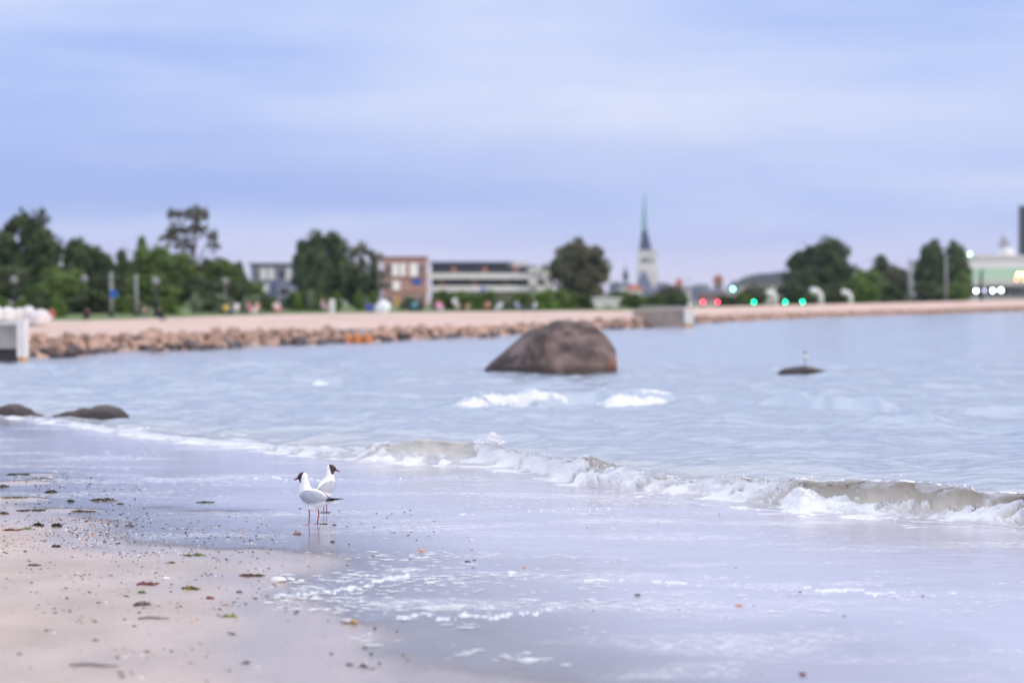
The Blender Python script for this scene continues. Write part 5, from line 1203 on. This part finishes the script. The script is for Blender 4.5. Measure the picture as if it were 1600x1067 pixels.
for i, a in enumerate([('dark seaweed clump at the edge of the sand, left of a pair', 58, 822, 22, 7, ['dark']), ('dark lumpy seaweed clump, right of a pair at the sand edge', 88, 823, 19, 9, ['dark']), ('olive seaweed tuft poking out of the swash, highest on the left', 79, 772, 22, 8, ['olive', 'dark']), ('small olive seaweed tuft left of the long one', 110, 786, 14, 7, ['olive', 'dark']), ('long flat olive seaweed mat in the swash', 163, 785, 48, 7, ['olive', 'brown', 'dark']), ('thin dark seaweed strip below the long mat', 187, 791, 15, 4, ['olive', 'dark']),
        ('dark seaweed strand in the open swash left of the gulls', 322, 791, 34, 4, ['dark', 'olive']), ('bright green seaweed streak below the dark pair', 40, 827, 20, 4, ['green']), ('brown seaweed knot on the sand below the dark pair', 86, 855, 16, 6, ['brown', 'dark']), ('long bright green seaweed ribbon on the damp sand', 303, 868, 34, 5, ['green', 'olive']), ('yellow and dark seaweed clump on the sand', 298, 921, 28, 9, ['yellow', 'brown', 'dark']), ('brown and red weed strand on the sand', 228, 914, 34, 7, ['brown', 'red']), ('small green weed tuft on the sand', 221, 927, 13, 6, ['green']),
        ('blurred yellow green weed strip on the near sand', 358, 964, 30, 5, ['yellow', 'green']), ('pale brown weed patch on the near sand', 222, 946, 28, 9, ['brown', 'grey']), ('small red weed scrap on the near sand', 327, 936, 14, 6, ['red']), ('red weed scrap on the damp sand', 267, 880, 12, 4, ['red', 'green']), ('olive weed strip on the sand at far left', 52, 884, 22, 4, ['olive']), ('dark strand of weed behind the front gull', 508, 808, 20, 3, ['olive', 'dark']), ('dark weed strand at the gulls feet', 506, 824, 16, 4, ['dark']), ('thin dark weed strand at the sand point', 392, 900, 46, 4, ['dark', 'brown']), ('brown weed at the left edge of the swash', 5, 803, 16, 5, ['brown', 'dark']), ('olive weed at the left edge higher in the swash', 6, 762, 20, 6, ['olive']), ('olive streak of weed at the far left in the shallow swash', 30, 742, 44, 3, ['olive', 'dark']), ('dark streak of weed below the olive streak at far left', 62, 751, 50, 3, ['olive', 'brown']), ('thin olive weed streak left of the highest tuft', 22, 778, 44, 3, ['olive']), ('thin dark weed streak above the sand edge at left', 48, 798, 50, 3, ['dark', 'olive']), ('brown weed streak below the long seaweed mat', 130, 799, 46, 3, ['brown', 'olive']), ('reddish weed strand at left margin of the sand', 18, 829, 30, 4, ['brown', 'red'])]): weed(*a, 600 + i)
def stick(label, x, y, wpx, th, c, ang=.1):
    p = beach_pt(x, y); k = p[1] / F; w2 = wpx * k / 2; t = empty('driftwood_stick', (p[0], p[1], max(0, p[2]) + th * .8), ang, label, 'stick', 'driftwood sticks')
    MB().tube([(-w2, 0, 0), (-w2 * .3, .01, .004), (w2 * .4, -.01, .002), (w2, 0, 0)], [th * .7, th, th * .9, th * .5], 7).build('shaft', WD[c], t, True); MB().tube([(w2 * .2, 0, 0), (w2 * .4, .03, .01)], [th * .5, th * .2], 5).build('twig', WD[c], t, True)
stick('straight grey stick lying on the near sand', 239, 968, 48, .006, 'grey', .15); stick('dark thin stick at the waterline', 202, 824, 16, .004, 'dark', .2); stick('pale blurred stick low in the left corner', 145, 1042, 80, .006, 'grey', -.1)
SHM = mat('shell', (.74, .68, .66), .5, .15, 20); SHO = mat('orange_shell', (.55, .30, .18), .6, .25, 20); SHD = mat('dark_mussel', (.03, .03, .05), .35, .3, 30)
def shell(label, x, y, wpx, m, name='shell', hr=.5):
    p = beach_pt(x, y); k = p[1] / F; r = wpx * k / 2; mb = MB(); n = 18; rg = []
    for q in range(7):
        f = q / 6; rr_ = math.sin(f * math.pi / 2); hz_ = math.cos(f * math.pi / 2) * hr * r
        for i in range(n):
            a = i * 2 * math.pi / n; rib = 1 + .05 * (1 if i % 2 else -1) * f
            rg.append((rr_ * r * math.cos(a) * rib * 1.15 - .2 * r * (1 - f), rr_ * r * .8 * math.sin(a) * rib, hz_))
    mb.add(rg, [(q * n + i, (q + 1) * n + i, (q + 1) * n + (i + 1) % n, q * n + (i + 1) % n) for q in range(6) for i in range(n)] + [tuple(range(6 * n, 7 * n))])
    o = tag(mb.build(name, m, None, True), label, 'shell', 'shells on the wet sand'); o.location = (p[0], p[1], max(0, p[2]) + .001); o.rotation_euler = (R.uniform(-.1, .1), R.uniform(-.1, .1), R.uniform(0, 6.28)); return o
for a in [('pale rounded shell at the tip of the dry sand', 434, 908, 28, SHM), ('small pale shell scrap near the yellow weed', 258, 905, 13, SHM), ('orange shell in the swash right of the gulls', 659, 866, 12, SHO), ('reddish brown shell left of the front gull feet', 464, 838, 17, mat('brown_shell', (.20, .11, .07), .7, .4, 60), 'shell', .3), ('dark mussel shell right of the front gull feet', 522, 826, 9, SHD), ('dark mussel shell in the swash below the gulls', 519, 851, 9, SHD), ('dark mussel shell at the edge of the swash', 451, 929, 10, SHD), ('dark mussel shell on the sand point', 373, 926, 10, SHD), ('dark shell in a group of three, left', 731, 884, 9, SHD), ('dark shell in a group of three, upper right', 741, 882, 7, SHD), ('dark shell in a group of three, lowest', 739, 894, 7, SHD), ('small dark round shell low on the near sand', 383, 1037, 13, SHD), ('dark red shell cut by the bottom edge', 1255, 1064, 14, mat('red_shell', (.20, .04, .06), .5, .2, 20)), ('brown shell in the swash on the right', 1155, 959, 14, SHO), ('dark shell at the left of the right swash', 996, 941, 12, SHD), ('orange brown bit near a foam line', 820, 894, 10, SHO)]: shell(*a)
p = beach_pt(546, 975); t = empty('razor_shell', p, rad(-38), 'long white and amber shell lying at the tip of the wet sand', 'shell')
mb = MB().tube([(-.055, 0, .008), (-.03, .002, .011), (.01, .003, .012)], [.008, .011, .011], 10); mb.build('white_valve', SHM, t, True); MB().tube([(.0105, .003, .012), (.035, .002, .011), (.05, 0, .007)], [.0108, .010, .005], 10).build('amber_end', mat('amber_shell', (.50, .30, .12), .4, .2, 30), t, True)
# small broken shell, grit and weed crumbs: a mass nobody could count
def crumbs():
    mats = [SHD, WD['brown'], SHM, WD['olive'], SHO, WD['dark']]; V = []; Fc = []; MI = []; todo = []
    def bit(x, y, z, r, m, asp):
        b = len(V); n = 6; ph = R.random() * 6.28
        for f, q in ((0, 1.0), (.7, .75)):
            for k in range(n):
                a = ph + k * 2 * math.pi / n; rq = r * q * R.uniform(.7, 1.2); V.append((x + math.cos(a) * rq * asp, y + math.sin(a) * rq, z - .001 + r * f))
        V.append((x, y, z + r * .9))
        for k in range(n): Fc.append((b + k, b + (k + 1) % n, b + n + (k + 1) % n, b + n + k)); MI.append(m); Fc.append((b + n + k, b + n + (k + 1) % n, b + 2 * n)); MI.append(m)
    zones = [(0, 200, 812, 858, 900, .0042, (2, 3, 3, 1, 3, 2)), (100, 430, 806, 870, 900, .0042, (3, 3, 2, 1, 2, 2)), (0, 420, 858, 905, 380, .0042, (3, 3, 2, 1, 1, 2)), (0, 460, 900, 960, 280, .005, (3, 3, 1, 1, 1, 2)), (0, 640, 950, 1067, 160, .006, (3, 3, 1, 1, 1, 2)), (380, 800, 800, 900, 210, .0044, (5, 2, 2, 0, 1, 3)), (0, 230, 732, 815, 420, .0050, (4, 2, 1, 3, 1, 3)), (800, 1600, 800, 1000, 90, .004, (5, 2, 1, 0, 1, 2))]
    for x0, x1, y0, y1, n_, r, wts in zones:
        cl = [(R.uniform(x0, x1), R.uniform(y0, y1)) for _ in range(n_ // 8 + 3)]
        for k in range(n_):
            if R.random() < .6: cx, cy = R.choice(cl); px, py = cx + R.gauss(0, 16), cy + R.gauss(0, 2.5)
            else: px, py = R.uniform(x0, x1), R.uniform(y0, y1)
            todo.append((px, max(700, py), R.choices(range(6), wts)[0], r * (.35 + 1.2 * R.random() ** 2.2), R.uniform(.8, 2.2)))
    for p, (_, _, m, r, q) in zip(beach_pts([c[0] for c in todo], [c[1] for c in todo]), todo): bit(p[0], p[1], max(p[2], 0.0), r, m, q)
    me = bpy.data.meshes.new('crumb'); me.from_pydata(V, [], Fc)
    for m in mats: me.materials.append(m)
    me.polygons.foreach_set('material_index', MI); smooth(me)
    tag(link('shell_grit', me), 'scatter of dark grit, weed crumbs and broken shell on the sand', 'shell grit', kind='stuff')
crumbs()

# ================================================================== HAZE
hm = bpy.data.materials.new('evening_haze'); hm.use_nodes = True; ht = hm.node_tree; ht.nodes.clear()
ho = ht.nodes.new('ShaderNodeOutputMaterial'); hv = ht.nodes.new('ShaderNodeVolumePrincipled')
hv.inputs['Color'].default_value = (.70, .80, 1.0, 1); hv.inputs['Density'].default_value = 0.6e-4; hv.inputs['Anisotropy'].default_value = .1
ht.links.new(hv.outputs[0], ho.inputs['Volume'])
tag(MB().box(-4000, 4000, -60, 3700, -3, 130).build('haze', hm), 'thin bluish evening haze over the bay', 'haze', kind='stuff')
